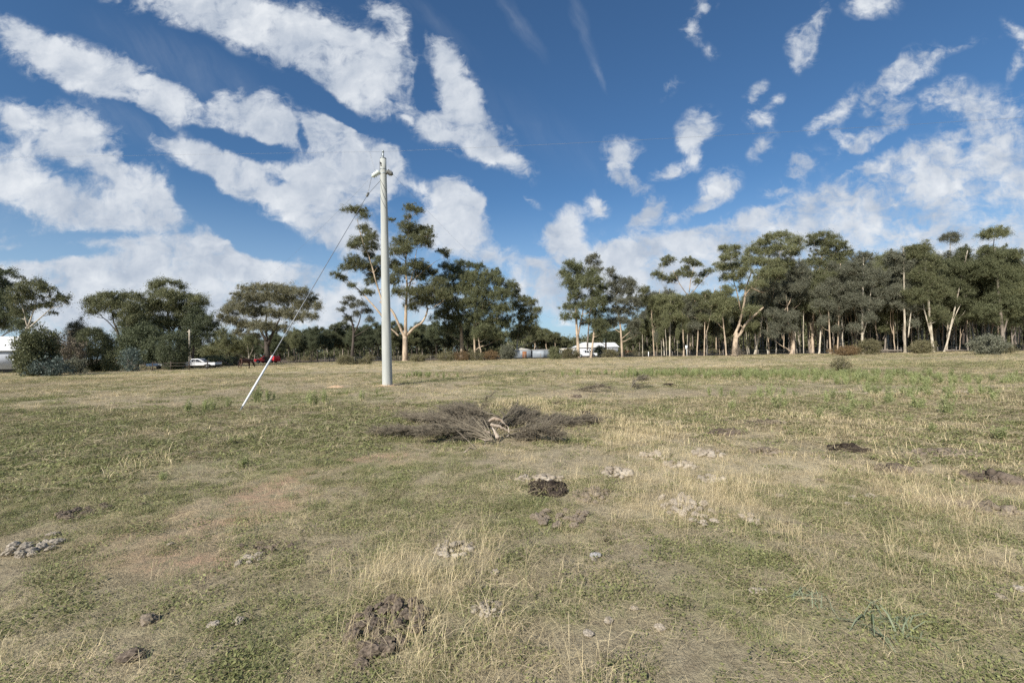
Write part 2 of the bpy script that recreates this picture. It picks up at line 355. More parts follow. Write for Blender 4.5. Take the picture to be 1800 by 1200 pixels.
# ------------------------------------------------------------------ field zones (places on the ground, from where the photo shows them)
ZP = [  # kind, px, py, rx, ry, weight
 ('dry',1090,750,55,28,1.1),('dry',1120,800,70,50,.9),('dry',1290,885,75,55,1.0),('dry',1180,860,90,60,.5),('dry',690,1040,70,70,.75),
 ('dry',850,1000,110,80,.6),('dry',990,1120,70,90,.6),('dry',1650,885,34,22,1.2),('dry',930,715,70,18,1.1),('dry',1200,705,130,14,.8),
 ('dry',1430,745,110,20,.6),('dry',1500,840,160,40,.4),('dry',1400,1000,160,80,.35),('dry',250,815,70,25,.35),('dry',120,1130,160,60,.35),('dry',330,700,200,16,.25),
 ('dry',450,652,200,6,.7),('dry',150,664,170,7,.8),('dry',620,646,260,5,.8),('dry',980,640,160,6,.7),('dry',1350,640,260,5,.6),('dry',1250,668,180,6,.5),('dry',740,690,160,10,.4),('dry',1600,690,200,10,.4),
 ('dry',1700,960,130,60,.35),('dry',900,1160,160,60,.4),
 ('tall',1090,750,46,24,1.),('tall',1115,800,50,40,.6),('tall',1290,885,60,45,1.),('tall',1190,870,60,50,.35),('tall',690,1040,55,60,.9),('tall',845,1000,90,70,.75),('tall',1000,1110,90,80,.45),('tall',900,1160,120,60,.35),('tall',1650,885,30,18,1.2),
 ('tall',930,718,60,12,.9),('tall',1440,745,90,14,.45),('tall',250,815,60,16,.25),('tall',60,1130,120,60,.22),('tall',1400,980,120,60,.18),('tall',1530,840,90,30,.25),('tall',1720,1000,60,60,.2),('tall',340,760,140,20,.12),
 ('bare',340,925,150,60,.8),('bare',470,850,90,30,.8),('bare',350,975,90,25,1.2),('bare',420,880,80,30,.7),('bare',640,805,110,14,1.0),('bare',690,800,60,8,1.2),('bare',430,1050,110,40,.55),
 ('bare',520,905,120,30,.4),('bare',1300,1065,80,30,.5),('bare',1650,870,110,25,.55),('bare',1060,985,40,14,.6),('bare',420,722,40,6,1.0),('bare',1680,1050,60,20,.4),('bare',230,1000,120,30,.5),('bare',1590,1165,80,25,.5),
 ('green',1350,662,330,8,.15),('green',1640,672,200,10,.15),('green',150,760,240,40,.35),('green',600,760,200,40,.35),
 ('green',880,860,180,50,.35),('green',1700,640,160,6,1.0),('green',1480,637,160,3,.8),('green',300,655,160,3,.8),('green',560,1100,90,70,.4),('green',1550,900,120,60,.3),('green',1720,1120,120,60,.4),('green',80,880,120,50,.4),
]
ZG = []
for (k, px, py, rx, ry, wt) in ZP:
    c = at(px, py); y0 = at(px, py-ry).y if py-ry > 626 else c.y*1.5; y1 = at(px, py+ry).y
    ZG.append((k, c.x, (y0+y1)/2 if py < 720 else c.y, rx*c.y/F, max((y0-y1)/2, .1), wt))
def zones(x, y):
    x = np.asarray(x, 'f8'); y = np.asarray(y, 'f8')
    wx = x+(fbm(x, y, .9, 3, 21)-.5)*1.2; wy = y+(fbm(x, y, .9, 3, 31)-.5)*1.2
    d = np.hypot(x, y); big = np.clip(d/40, 0, 1)
    o = {'dry': (fbm(x, y, .22, 4, 41)-.5)*2.2+(fbm(x, y, 1.3, 3, 43)-.5)*1.6, 'bare': (fbm(x, y, .5, 4, 51)-.5)*1.8-.42, 'green': (fbm(x, y, .3, 4, 61)-.5)*2+(fbm(x, y, 2., 3, 63)-.5)*1.6}
    o['tall'] = (fbm(x, y, 2.2, 3, 71)-.5)*.35-.22
    for (k, cx, cy, rx, ry, wt) in ZG:
        r2 = ((wx-cx)/rx)**2+((wy-cy)/ry)**2
        o[k] = o[k]+wt*np.exp(-r2*1.1)
    o['green'] = o['green']-np.clip(x/9, -.3, .25)*np.clip(1.6-d/14, 0, 1)-.05
    o['dry'] = o['dry']+np.clip(x/9, -.3, .3)*np.clip(1.6-d/14, 0, 1)
    return {k: np.clip(v+.25, 0, 1.3) for k, v in o.items()}

# ------------------------------------------------------------------ ground: one sheet to the horizon
def fence_y(x): return 103-.085*x
n = 620; kk = 8.2
s = np.sinh(np.linspace(-1, 1, n)*kk)/np.sinh(kk)*2500
X, Y = np.meshgrid(s, s+6.0)
Z = ground_z(X, Y); z_ = zones(X, Y)
i = np.arange(n-1); I, J = np.meshgrid(i, i); q0 = (J*n+I).ravel()
gm = np_mesh('ground', np.stack([X, Y, Z], -1), np.stack([q0, q0+1, q0+n+1, q0+n], -1), smooth=True)
for k in ('dry', 'bare', 'green'):
    a = gm.attributes.new(k, 'FLOAT', 'POINT'); a.data.foreach_set('value', z_[k].ravel().astype('f4'))
a = gm.attributes.new('litter', 'FLOAT', 'POINT')
a.data.foreach_set('value', np.clip((Y-fence_y(X)+1)/6+(fbm(X, Y, .3, 2, 8)-.5), 0, 1).ravel().astype('f4'))
m, t, b = mat('field_soil_and_thatch', .95, .08)
geo = t.node('ShaderNodeNewGeometry'); P3 = geo.outputs['Position']
def att(k):
    q = t.node('ShaderNodeAttribute'); q.attribute_name = k; return q.outputs['Fac']
nf = t.noise(P3, 55, 4, .7); nm = t.noise(P3, 11, 4, .65); nb = t.noise(P3, 1.7, 5, .65); nl = t.noise(P3, .35, 4, .6)
ns = t.noise(t.v('MULTIPLY', P3, (1, .35, 1)), 2.6, 5, .7)
base = t.mix(t.mr(nm, .38, .62), (.245, .20, .13), (.40, .335, .22))
base = t.mix(t.m('MULTIPLY', t.mr(nf, .45, .7), .55), base, (.42, .36, .25))
gf = t.m('MULTIPLY', att('green'), t.mr(t.m('ADD', t.m('MULTIPLY', nb, .5), t.m('MULTIPLY', nm, .5)), .40, .58), clamp=True)
base = t.mix(t.m('MULTIPLY', gf, .85), base, t.mix(nf, (.19, .195, .075), (.345, .335, .15)))
df = t.m('MULTIPLY', att('dry'), t.mr(t.m('ADD', t.m('MULTIPLY', ns, .5), t.m('MULTIPLY', nl, .5)), .38, .60), clamp=True)
base = t.mix(t.m('MULTIPLY', df, .75), base, t.mix(nf, (.45, .375, .23), (.68, .58, .39)))
bf = t.m('MULTIPLY', att('bare'), t.mr(t.m('ADD', t.m('MULTIPLY', nb, .55), t.m('MULTIPLY', nm, .45)), .42, .56), clamp=True)
base = t.mix(bf, base, t.mix(nm, (.34, .22, .14), (.48, .345, .23)))
lf = t.mix(t.mr(nb, .35, .65), (.10, .078, .055), (.24, .185, .135))
base = t.mix(att('litter'), base, lf)
t.l.new(base, b.inputs['Base Color'])
bp = t.node('ShaderNodeBump'); bp.inputs['Strength'].default_value = .9; bp.inputs['Distance'].default_value = .03
t.l.new(t.m('ADD', nf, t.m('MULTIPLY', nm, 1.2)), bp.inputs['Height']); t.l.new(bp.outputs[0], b.inputs['Normal'])
tag(link('ground', gm, m), kind='structure')

# road behind the fence
rd = MB(); xs = np.linspace(-160, 160, 60); A = np.stack([xs, fence_y(xs)+3.5, np.full(60, .17)], -1); B_ = A+np.array([0, 5., 0])
q = np.arange(59); rd.add(np.vstack([A, B_]), np.stack([q, q+1, q+61, q+60], -1))
tag(rd.build('road', M['asphalt']), kind='structure')

# ------------------------------------------------------------------ grass (uncountable): blades and straws scattered by geometry nodes
SRC = bpy.data.collections.new('grass_sources')
def blades(nb, spread, h0, h1, w, lean, seg=3, mode='up', seed=0, head=False):
    r = np.random.default_rng(seed); mb = MB()
    for _ in range(nb):
        a = r.uniform(0, 2*np.pi); rr = spread*math.sqrt(r.uniform()); p = np.array([rr*math.cos(a), rr*math.sin(a), -.004])
        az = r.uniform(0, 2*np.pi); L = r.uniform(h0, h1); dirv = np.array([math.cos(az), math.sin(az), 0])
        side = np.array([-dirv[1], dirv[0], 0]); pts = []
        if mode == 'up':
            ln = abs(r.normal(0, lean)); bend = r.uniform(.1, .9)
            for i_ in range(seg+1):
                f = i_/seg; ang = ln+bend*f*f*lean*2
                pts.append(p+dirv*math.sin(min(ang, 1.45))*L*f+np.array([0, 0, math.cos(min(ang, 1.45))*L*f]))
        else:
            for i_ in range(seg+1):
                f = i_/seg; pts.append(p+dirv*L*(f-.5)+side*math.sin(f*3)*L*r.uniform(-.15, .15)+np.array([0, 0, .006+r.uniform(0, .022)+(.03 if 0 < i_ < seg else 0)*r.uniform(0, 1)]))
        pts = np.array(pts); ws = w*r.uniform(.6, 1.3)*np.linspace(1, .25, seg+1)
        if head: ws[-1] = w*.8; ws[-2] = w*2.
        s2 = side*math.cos(.5)+np.array([0, 0, .4]) if mode == 'flat' else side
        V = np.stack([pts-s2*ws[:, None]/2, pts+s2*ws[:, None]/2], 1).reshape(-1, 3)
        Q = [(2*k, 2*k+1, 2*k+3, 2*k+2) for k in range(seg)]; mb.add(V, Q)
    return mb
def herb(nl, spread, h, L, seed):
    r = np.random.default_rng(seed)
    a = r.uniform(0, 2*np.pi, nl); rr = spread*np.sqrt(r.uniform(size=nl))
    C = np.stack([rr*np.cos(a), rr*np.sin(a), r.uniform(.1, 1, nl)*h*(1-.5*rr/spread)], -1)
    u = r.normal(size=(nl, 3))*[1, 1, .35]; u /= np.linalg.norm(u, axis=1)[:, None]
    v = np.cross(u, r.normal(size=(nl, 3))*[.5, .5, 0]+[0, 0, 1.]); v /= np.linalg.norm(v, axis=1)[:, None]
    l = (L*r.uniform(.6, 1.4, nl))[:, None]; mb = MB()
    V = np.stack([C-u*l*.5, C+v*l*.28, C+u*l*.5, C-v*l*.28], 1).reshape(-1, 3)
    q = np.arange(nl)*4; mb.add(V, np.stack([q, q+1, q+2, q+3], -1)); return mb
def srcobj(name, mb, mt):
    V = np.vstack(mb.V); Q = np.vstack(mb.Q); me = np_mesh(name, V, Q); me.materials.append(mt)
    return bpy.data.objects.new(name, me)
def scatter(name, label, cat, srcs, P, idx, rot, scl):
    col = bpy.data.collections.new(name+'_kinds')
    for i_, o in enumerate(srcs): o.name = '%s_%02d' % (name, i_); col.objects.link(o)
    me = bpy.data.meshes.new(name); me.vertices.add(len(P)); me.vertices.foreach_set('co', P.astype('f4').ravel())
    me.attributes.new('idx', 'INT', 'POINT').data.foreach_set('value', idx.astype('i4'))
    me.attributes.new('rot', 'FLOAT_VECTOR', 'POINT').data.foreach_set('vector', rot.astype('f4').ravel())
    me.attributes.new('scl', 'FLOAT_VECTOR', 'POINT').data.foreach_set('vector', scl.astype('f4').ravel())
    o = link(name, me)
    g = bpy.data.node_groups.new(name+'_scatter', 'GeometryNodeTree')
    g.interface.new_socket('Geometry', in_out='INPUT', socket_type='NodeSocketGeometry')
    g.interface.new_socket('Geometry', in_out='OUTPUT', socket_type='NodeSocketGeometry')
    N = g.nodes; gi = N.new('NodeGroupInput'); go = N.new('NodeGroupOutput')
    ip = N.new('GeometryNodeInstanceOnPoints'); ci_ = N.new('GeometryNodeCollectionInfo')
    ci_.inputs['Collection'].default_value = col; ci_.inputs['Separate Children'].default_value = True; ci_.inputs['Reset Children'].default_value = True
    def na(k, ty):
        q = N.new('GeometryNodeInputNamedAttribute'); q.data_type = ty; q.inputs[0].default_value = k; return q.outputs[0]
    er = N.new('FunctionNodeEulerToRotation'); g.links.new(na('rot', 'FLOAT_VECTOR'), er.inputs[0])
    g.links.new(gi.outputs[0], ip.inputs['Points']); g.links.new(ci_.outputs[0], ip.inputs['Instance'])
    ip.inputs['Pick Instance'].default_value = True
    g.links.new(na('idx', 'INT'), ip.inputs['Instance Index']); g.links.new(er.outputs[0], ip.inputs['Rotation'])
    g.links.new(na('scl', 'FLOAT_VECTOR'), ip.inputs['Scale']); g.links.new(ip.outputs[0], go.inputs[0])
    o.modifiers.new('scatter', 'NODES').node_group = g
    tag(o, label, cat, kind='stuff')
    return o
def field_points(rings, seed):
    r = np.random.default_rng(seed); out = []
    for (a, b_, dens) in rings:                    # wedge in front of the viewer, widened for side steps
        area = 1.32*(b_*b_-a*a); k = int(area*dens)
        y = np.sqrt(r.uniform(a*a, b_*b_, k)); x = r.uniform(-1.32, 1.32, k)*y+r.uniform(-1, 1, k)
        out.append(np.stack([x, y], -1))
    return np.vstack(out), r
def do_scatter(name, label, cat, srcs_near, srcs_far, rings, prob, seed, s0, s1, split=9., grow=.0):
    P, r = field_points(rings, seed); x, y = P.T
    zz_ = zones(x, y); p = prob(zz_, x, y); keep = r.uniform(size=len(x)) < p; x, y = x[keep], y[keep]
    keep = y < fence_y(x)-1; x, y = x[keep], y[keep]
    k = len(x); d = np.hypot(x, y)
    nn_ = len(srcs_near); idx = np.where(d < split*r.uniform(.8, 1.2, k), r.integers(0, nn_, k), nn_+r.integers(0, len(srcs_far), k))
    rot = np.stack([r.normal(0, .12, k), r.normal(0, .12, k), r.uniform(0, 6.283, k)], -1)
    sc_ = r.uniform(s0, s1, k)*(1+grow*d/50); scl = np.stack([sc_, sc_, sc_*r.uniform(.7, 1.2, k)], -1)
    return scatter(name, label, cat, list(srcs_near)+list(srcs_far), np.stack([x, y, ground_z(x, y)], -1), idx, rot, scl)

hn = [srcobj('h', herb(130, .13, .03, .016, s_), M['green_leaf']) for s_ in range(4)]
hf = [srcobj('h', herb(120, .28, .04, .035, 10+s_), M['green_leaf']) for s_ in range(3)]
do_scatter('green_ground_cover', 'low green clover and herb cover spread over the paddock', 'ground cover', hn, hf,
  [(1.2, 6, 75), (6, 15, 30), (15, 40, 5), (40, 100, .8)],
  lambda z, x, y: np.clip(z['green']*1.1+.14-z['bare']*.72, .05, 1), 101, .6, 1.3, 9, .5)
ln_ = [srcobj('l', blades(40, .16, .03, .15, .0018, .5, 3, 'flat', 20+s_), M['straw_grey']) for s_ in range(4)]+[srcobj('l', blades(20, .2, .12, .30, .0013, .5, 4, 'flat', 25+s_), M['straw']) for s_ in range(2)]
lf_ = [srcobj('l', blades(30, .34, .08, .28, .006, .5, 2, 'flat', 30+s_), M['straw_grey']) for s_ in range(3)]
do_scatter('dry_litter', 'grey brown dead grass litter lying on the paddock', 'dead grass', ln_, lf_,
  [(1.2, 6, 70), (6, 15, 30), (15, 40, 6), (40, 100, 1.2)],
  lambda z, x, y: np.clip(.78-z['bare']*.6, .15, 1), 102, .6, 1.3, 9, .5)
bn = [srcobj('b', blades(26, .09, .03, .10, .0028, .5, 3, 'up', 40+s_), M['green_blade']) for s_ in range(4)]
bf_ = [srcobj('b', blades(30, .22, .03, .10, .007, .5, 2, 'up', 50+s_), M['green_blade']) for s_ in range(3)]
do_scatter('green_grass', 'short green grass blades growing through the dead thatch', 'grass', bn, bf_,
  [(1.2, 6, 40), (6, 15, 20), (15, 40, 6), (40, 100, 1.5)],
  lambda z, x, y: np.clip(z['green']*1.1-.05, .02, 1), 103, .6, 1.25, 9, .4)
un = [srcobj('u', blades(26, .10, .03, .14, .002, .7, 3, 'up', 60+s_), M['straw']) for s_ in range(5)]
uf = [srcobj('u', blades(34, .26, .03, .13, .006, .7, 2, 'up', 70+s_), M['straw']) for s_ in range(3)]
do_scatter('dry_grass', 'short straw coloured dry grass standing over the paddock', 'dry grass', un, uf,
  [(1.2, 6, 50), (6, 15, 28), (15, 40, 10), (40, 100, 3)],
  lambda z, x, y: np.clip(z['dry']*1.15, .06, 1), 104, .6, 1.3, 9, .4)
tn = [srcobj('t', blades(30, .13, .10, .36, .0012, .36, 4, 'up', 80+s_, True), M['straw']) for s_ in range(6)]
tf = [srcobj('t', blades(30, .28, .10, .28, .0036, .34, 3, 'up', 90+s_, True), M['straw']) for s_ in range(3)]
do_scatter('tall_dry_grass', 'tall thin golden dry grass stems standing in loose patches', 'dry grass', tn, tf,
  [(1.5, 6, 56), (6, 15, 26), (15, 40, 5), (40, 100, .5)],
  lambda z, x, y: np.clip(z['tall']*1.1-.05, .008, 1), 105, .5, 1.05, 9, .1)

# ------------------------------------------------------------------ trees
def leaves(mb, C, L, r, up=.5, wid=.42):
    k = len(C)
    if not k: return
    u = r.normal(size=(k, 3))*[.8, .8, 1.15]; u /= np.linalg.norm(u, axis=1)[:, None]
    nr = r.normal(size=(k, 3))+[0, 0, up]; v = np.cross(u, nr); v /= np.linalg.norm(v, axis=1)[:, None]+1e-9
    l = (L*r.uniform(.6, 1.4, k))[:, None]
    V = np.stack([C-u*l*.5, C+v*l*wid*.5, C+u*l*.5, C-v*l*wid*.5], 1).reshape(-1, 3)
    q = np.arange(k)*4; mb.add(V, np.stack([q, q+1, q+2, q+3], -1))
def clump(mb, c, rad, r, L=.24, dens=1., sub=.62):
    """one ragged spray of foliage made of smaller drooping tufts"""
    rad = np.asarray(rad, 'f8')*[1.12, 1.12, 1.45]; area = math.pi*rad[0]*rad[2]
    ns_ = max(5, int(area/(sub*sub)*2.0))
    d = r.normal(size=(ns_, 3)); d /= np.linalg.norm(d, axis=1)[:, None]; d[:, 2] = np.where(d[:, 2] < -.5, -d[:, 2]*.6, d[:, 2])
    rr = r.uniform(0, 1, ns_)**.45*r.choice([1., 1.18, .9], ns_); S = np.asarray(c)+d*rr[:, None]*rad
    per = int(max(8, 1.32*dens*sub*sub*math.pi*1.0/(L*L*.36*.5)/1.9)); k = r.integers(per//3, int(per*1.5)+2, ns_)
    own = np.repeat(np.arange(ns_), k); tr = sub*r.uniform(.35, 1.3, ns_)
    ax_ = d*.6+r.normal(0, .6, (ns_, 3))+[0, 0, -.1]; ax_ /= np.linalg.norm(ax_, axis=1)[:, None]
    g = r.normal(size=(len(own), 3))*.40; t_ = r.normal(0, .62, len(own))[:, None]; g = g+ax_[own]*t_; g[:, 2] -= .28*t_[:, 0]**2
    leaves(mb, S[own]+g*tr[own][:, None], L, r, .5, .36)
    return S
class Skel:
    def __init__(s): s.P = []; s.r = []; s.mb = MB()
    def limb(s, pts, r0, r1, k=7, jit=.0, rng=None, sub=4):
        pts = [np.array(p, 'f8') for p in pts]; Q = []
        for a, b_ in zip(pts[:-1], pts[1:]):
            for i_ in range(sub): Q.append(a+(b_-a)*i_/sub)
        Q.append(pts[-1]); Q = np.array(Q); n_ = len(Q)
        for _ in range(2): Q[1:-1] = (Q[:-2]+2*Q[1:-1]+Q[2:])/4
        if jit and rng is not None: Q[1:-1] += rng.normal(0, jit, (n_-2, 3))
        rr = np.linspace(r0, r1, n_); s.mb.tube(Q, rr, k)
        for p, q in zip(Q, rr): s.P.append(p); s.r.append(q)
    def reach(s, c, rng, rmin=.025, pw=.5):
        P = np.array(s.P); d = np.linalg.norm(P-c, axis=1); pen = np.clip(P[:, 2]-(c[2]-.35*d), 0, None)*2.5
        i_ = int(np.argmin(d+pen)); L = d[i_]; p = P[i_]
        if L < .2: return
        mid = p*.5+c*.5+np.array([0, 0, -.06*L])+rng.normal(0, .06*L, 3)
        r0 = min(s.r[i_]*.7, .022*L+.03)
        s.limb([p, mid, c], max(r0, rmin), rmin*.7, 5, .02*L, rng, 3)
def flare(pts, Y):                          # trunk foot
    return pts
def hero(name, label, Y, limbs, blobs, leaf, bark, cat='tree', dspread=.35, L=.19, dens=1., group=None, sub=.62, twigs=4, seed=None, shade=1.):
    """limbs: [([(px,py)...], half width px at foot, at tip)], the first starts on the ground; blobs: (px,py,rx,ry)"""
    seed = seed if seed is not None else int(abs(blobs[0][0]*13+blobs[0][1]*7)) ; r = np.random.default_rng(seed)
    S = F/Y; base = gx(limbs[0][0][0][0], Y); base.z = float(ground_z(base.x, base.y))-.05
    root = empty(name, base); tag(root, label, cat, group); b0 = np.array(base)
    sk = Skel()
    for i_, (pp, w0, w1) in enumerate(limbs):
        off = 0.; pts = []
        for j, (x, y) in enumerate(pp):
            if j: off += r.normal(0, .012*Y/3)
            if i_ and j == 0:
                q = np.array(pt(x, y, Y)); P = np.array(sk.P)+b0; k = np.argmin(np.hypot(P[:, 0]-q[0], P[:, 2]-q[2])); q[1] = P[k, 1]; off = q[1]-Y
            else: q = np.array(pt(x, y, Y+off))
            if i_ == 0 and j == 0: q = b0.copy()
            pts.append(q-b0)
        sk.limb(pts, w0/S, w1/S, 9 if w0 > 2 else 6, .012/S*8, r)
        if i_ == 0:
            sk.mb.tube([pts[0]-np.array([0, 0, .1]), pts[0]+(pts[1]-pts[0])*.06, pts[0]+(pts[1]-pts[0])*.16], [w0/S*1.5, w0/S*1.15, w0/S*.9], 9)
    xs_ = [bb[0] for bb in blobs]; half = (max(xs_)-min(xs_))/2/S+1
    cr = MB(); B2 = []
    for (x, y, rx, ry) in blobs:
        o = r.uniform(-1, 1)*half*dspread
        c = np.array(pt(x, y, Y+o))-b0; B2.append((c, (rx/S, max(rx, ry)/S*.9, ry/S)))
    B2.sort(key=lambda e: np.min(np.linalg.norm(np.array(sk.P)-e[0], axis=1)))
    for c, rad in B2:
        foot = c-np.array([0, 0, rad[2]*.5]); sk.reach(foot, r)
        Sc = clump(cr, c, rad, r, L, dens, sub)
        for q in Sc[r.permutation(len(Sc))[:twigs]]:
            sk.limb([foot, (foot+q)/2+[0, 0, .1], q], .035, .015, 4, 0, None, 2)
    sk.mb.build('trunk', M[bark], root, True); cr.build('crown', M[leaf], root)
    return root

H = []
hero('gum_tree', 'tall dark gum cut by the left edge above the white house', 74, [([(-12,640),(-6,580),(0,520),(8,490)],3.5,1)],
 [(4,481,24,7),(-20,490,24,14),(8,503,14,10),(2,530,22,18),(-25,540,25,22),(12,556,28,15),(-15,572,35,14),(38,572,16,11)], 'leaf_dark', 'bark_dark')
hero('gum_tree', 'open umbrella shaped gum with thin pale limbs behind the leafy bush', 66, [([(46,640),(47,600),(47,575)],2,1.6),([(47,575),(42,550),(38,530)],1.3,.5),([(47,575),(60,545),(66,520)],1.3,.5),([(47,578),(75,555),(92,540)],1.2,.5)],
 [(60,500,20,7),(38,512,16,9),(78,510,15,8),(55,522,18,8),(105,524,15,7),(116,530,7,4),(88,536,12,6),(28,530,12,10),(70,538,10,5),(92,550,5,3),(30,550,10,8),(52,540,9,5)], 'leaf_olive', 'bark_cream', sub=.5)
hero('gum_tree', 'small grey green tree peeping over the dark thicket', 82, [([(138,640),(137,600),(136,585)],1.3,.7)],
 [(135,572,11,8),(128,586,10,8),(145,584,12,8),(128,600,12,10),(140,606,14,10)], 'leaf_grey', 'bark_grey')
hero('gum_tree', 'spreading gum with forked dark stems beside the round cypress', 70, [([(216,640),(213,610),(207,585),(200,566)],2,1.2),([(207,585),(190,565),(175,553)],1,.5),([(200,566),(196,545),(192,530)],1,.5),([(214,612),(222,580),(226,550)],1.2,.5)],
 [(162,532,13,8),(176,527,12,9),(194,522,14,9),(192,537,15,9),(217,523,13,9),(240,524,12,7),(158,548,7,6),(175,543,12,8),(212,540,17,12),(232,545,16,12),(205,556,10,7),(236,560,16,12),(222,575,16,14)], 'leaf_olive', 'bark_dark')
hero('gum_tree', 'tall olive gum rising above the grove at left', 76, [([(300,640),(299,600),(296,560),(292,530)],2.5,1),([(298,590),(315,560),(330,545)],1.3,.5),([(297,580),(275,555),(262,545)],1.3,.5)],
 [(275,503,14,7),(286,497,12,6),(308,500,11,6),(320,505,8,4),(276,515,15,9),(292,518,16,10),(305,526,18,11),(328,524,15,8),(346,528,14,8),(358,535,9,5),(262,536,18,12),(250,555,20,15),(283,540,20,14),(310,545,18,13),(334,542,16,11),(270,572,24,18),(298,575,22,16),(244,585,22,18),(320,565,16,14)], 'leaf_olive', 'bark_grey')
hero('gum_tree', 'dark drooping gum at the right end of the left grove', 74, [([(338,640),(340,610),(342,580),(345,560)],2.2,1),([(342,585),(355,572),(366,565)],1,.4)],
 [(345,548,16,10),(350,562,20,12),(366,565,13,9),(374,575,9,11),(352,580,18,12),(362,590,12,8),(366,600,5,5),(338,575,14,14),(335,595,14,16),(348,602,10,10)], 'leaf_dark', 'bark_dark')
hero('dark_thicket_tree', 'dark green bushy tree filling the gap between the round cypresses', 68, [([(242,640),(242,610),(243,590)],2.2,1)],
 [(228,590,18,16),(250,592,20,16),(272,595,18,16),(222,612,18,16),(245,615,22,18),(270,620,20,16),(235,630,20,10),(262,632,20,9),(290,628,14,12)], 'leaf_dark', 'bark_dark', dens=1.2)

def roundbush(name, label, px, Y, rx, top, bot, leaf, dens=1.5, L=.16, cat='shrub', ragged=.12, sub=.35, fl=0.):
    r = np.random.default_rng(int(px*3+Y)); S = F/Y; base = gx(px, Y); base.z = float(ground_z(base.x, base.y))-.03
    root = empty(name, base); tag(root, label, cat)
    h = (bot-top)/S; w_ = rx/S; mb = MB(); tk = MB()
    nb_ = 10
    for i_ in range(5):
        a = r.uniform(0, 6.28); tk.tube([(0, 0, -.05), (math.cos(a)*w_*.2, math.sin(a)*w_*.2, h*.35), (math.cos(a)*w_*.55, math.sin(a)*w_*.55, h*.75)], [.06*h/3+.01, .035, .012], 5)
    area = 4*math.pi*((w_*h/2)); ns_ = int(area/(sub*sub)*.9)
    d = r.normal(size=(ns_, 3)); d /= np.linalg.norm(d, axis=1)[:, None]
    rr = r.uniform(.55, 1, ns_)**.4*(1+r.normal(0, ragged, ns_))
    S_ = np.array([0, 0, h*.5])+d*rr[:, None]*[w_, w_, h*.5]; S_[:, 2] = np.abs(S_[:, 2])
    per = int(dens*sub*sub*3.14/(L*L*.21)/2.2)+4
    C = (S_[:, None]+r.normal(size=(ns_, per, 3))*sub*.5).reshape(-1, 3); C = C[C[:, 2] > .02]
    leaves(mb, C, L, r, .4)
    tk.build('stems', M['bark_dark' if leaf in ('leaf_dark', 'leaf_green') else 'bark_grey'], root, True); mb.build('foliage', M[leaf], root)
    return root
roundbush('round_cypress', 'rounded dark green bush lit on its left side, left of the forked gum', 165, 60, 27, 574, 652, 'leaf_green', L=.14, ragged=.05)
roundbush('round_cypress', 'smooth egg shaped dark bush in front of the white vehicle', 305, 63.5, 23, 578, 645, 'leaf_dark', L=.14, ragged=.04)
roundbush('leafy_bush', 'big leafy green bush hiding the corner of the white house', 50, 46, 19, 582, 664, 'leaf_green', L=.2, ragged=.16, sub=.4)
roundbush('leafy_bush', 'leafy green bush joined to the right of the bush by the house', 72, 47, 22, 580, 662, 'leaf_green', L=.2, ragged=.16, sub=.4)
roundbush('saltbush', 'grey green shrub with long leaves in front of the brown thicket', 88, 46, 26, 630, 660, 'leaf_blue', L=.2, ragged=.25, dens=.8)
roundbush('bare_thicket', 'brown leafless thicket between the leafy bush and the round bush', 116, 56, 25, 592, 652, 'leaf_brown', L=.16, ragged=.2, dens=.9)
roundbush('saltbush', 'low grey shrub at the foot of the brown thicket', 128, 52, 16, 632, 656, 'leaf_grey', L=.16, ragged=.25)
roundbush('young_gum', 'blue grey young gum at the foot of the left grove', 230, 58, 13, 610, 650, 'leaf_blue', L=.2, ragged=.25, dens=.7)
roundbush('leafy_bush', 'grey green bush between the round bush and the young blue gum', 200, 60, 14, 618, 650, 'leaf_olive', L=.16, ragged=.2)
roundbush('low_bush', 'dark olive bush over the fallen timber right of the rail fence', 375, 78, 28, 616, 634, 'leaf_olive', L=.2, ragged=.2)
roundbush('low_bush', 'small olive bush behind and left of the horse', 411, 84, 8, 627, 641, 'leaf_heath', L=.2, ragged=.2)
roundbush('heath_shrub', 'rounded olive heath shrub left of the concrete pole', 607, 75, 14, 630, 645, 'leaf_heath', L=.14, ragged=.18)
roundbush('heath_shrub', 'small pointed heath shrub just left of the concrete pole', 646, 76, 7, 628, 642, 'leaf_heath', L=.14, ragged=.18)
roundbush('heath_shrub', 'tiny pale heath shrub between two larger ones left of the pole', 630, 76, 7, 635, 643, 'leaf_heath', L=.14, ragged=.2)
roundbush('heath_shrub', 'low heath shrub at the foot of the tall spreading gum', 735, 88, 12, 629, 641, 'leaf_heath', L=.14, ragged=.2)
for k_, (x, wd) in enumerate([(785, 15), (812, 14), (838, 16), (862, 14)]):
    roundbush('heath_shrub', ['brownish heath shrub right of the foot of the big gum', 'second heath shrub along the fence right of the big gum', 'widest heath shrub below the dense green gum', 'heath shrub nearest the grey sapling by the shed'][k_], x, 92, wd, 621, 637, 'leaf_rust' if k_ % 2 else 'leaf_heath', L=.15, ragged=.2, dens=1)
roundbush('young_gum', 'blue grey sapling bush against the left end of the grey shed', 893, 96, 13, 610, 633, 'leaf_grey', L=.2, ragged=.25)
roundbush('heath_shrub', 'yellow green topped shrub in front of the shed doors', 975, 92, 11, 612, 632, 'leaf_olive', L=.15, ragged=.2)
roundbush('heath_shrub', 'brown heath shrub in front of the cream carport', 1003, 92, 14, 615, 633, 'leaf_heath', L=.15, ragged=.2)
roundbush('heath_shrub', 'dark rounded shrub before the white houses', 1055, 112, 11, 606, 624, 'leaf_dark', L=.18, ragged=.15)
roundbush('heath_shrub', 'olive shrub right of the dark rounded shrub by the houses', 1072, 102, 12, 614, 628, 'leaf_heath', L=.15, ragged=.2)
roundbush('heath_shrub', 'long low heath shrub left of the white marker post', 1125, 108, 16, 615, 627, 'leaf_heath', L=.15, ragged=.2)
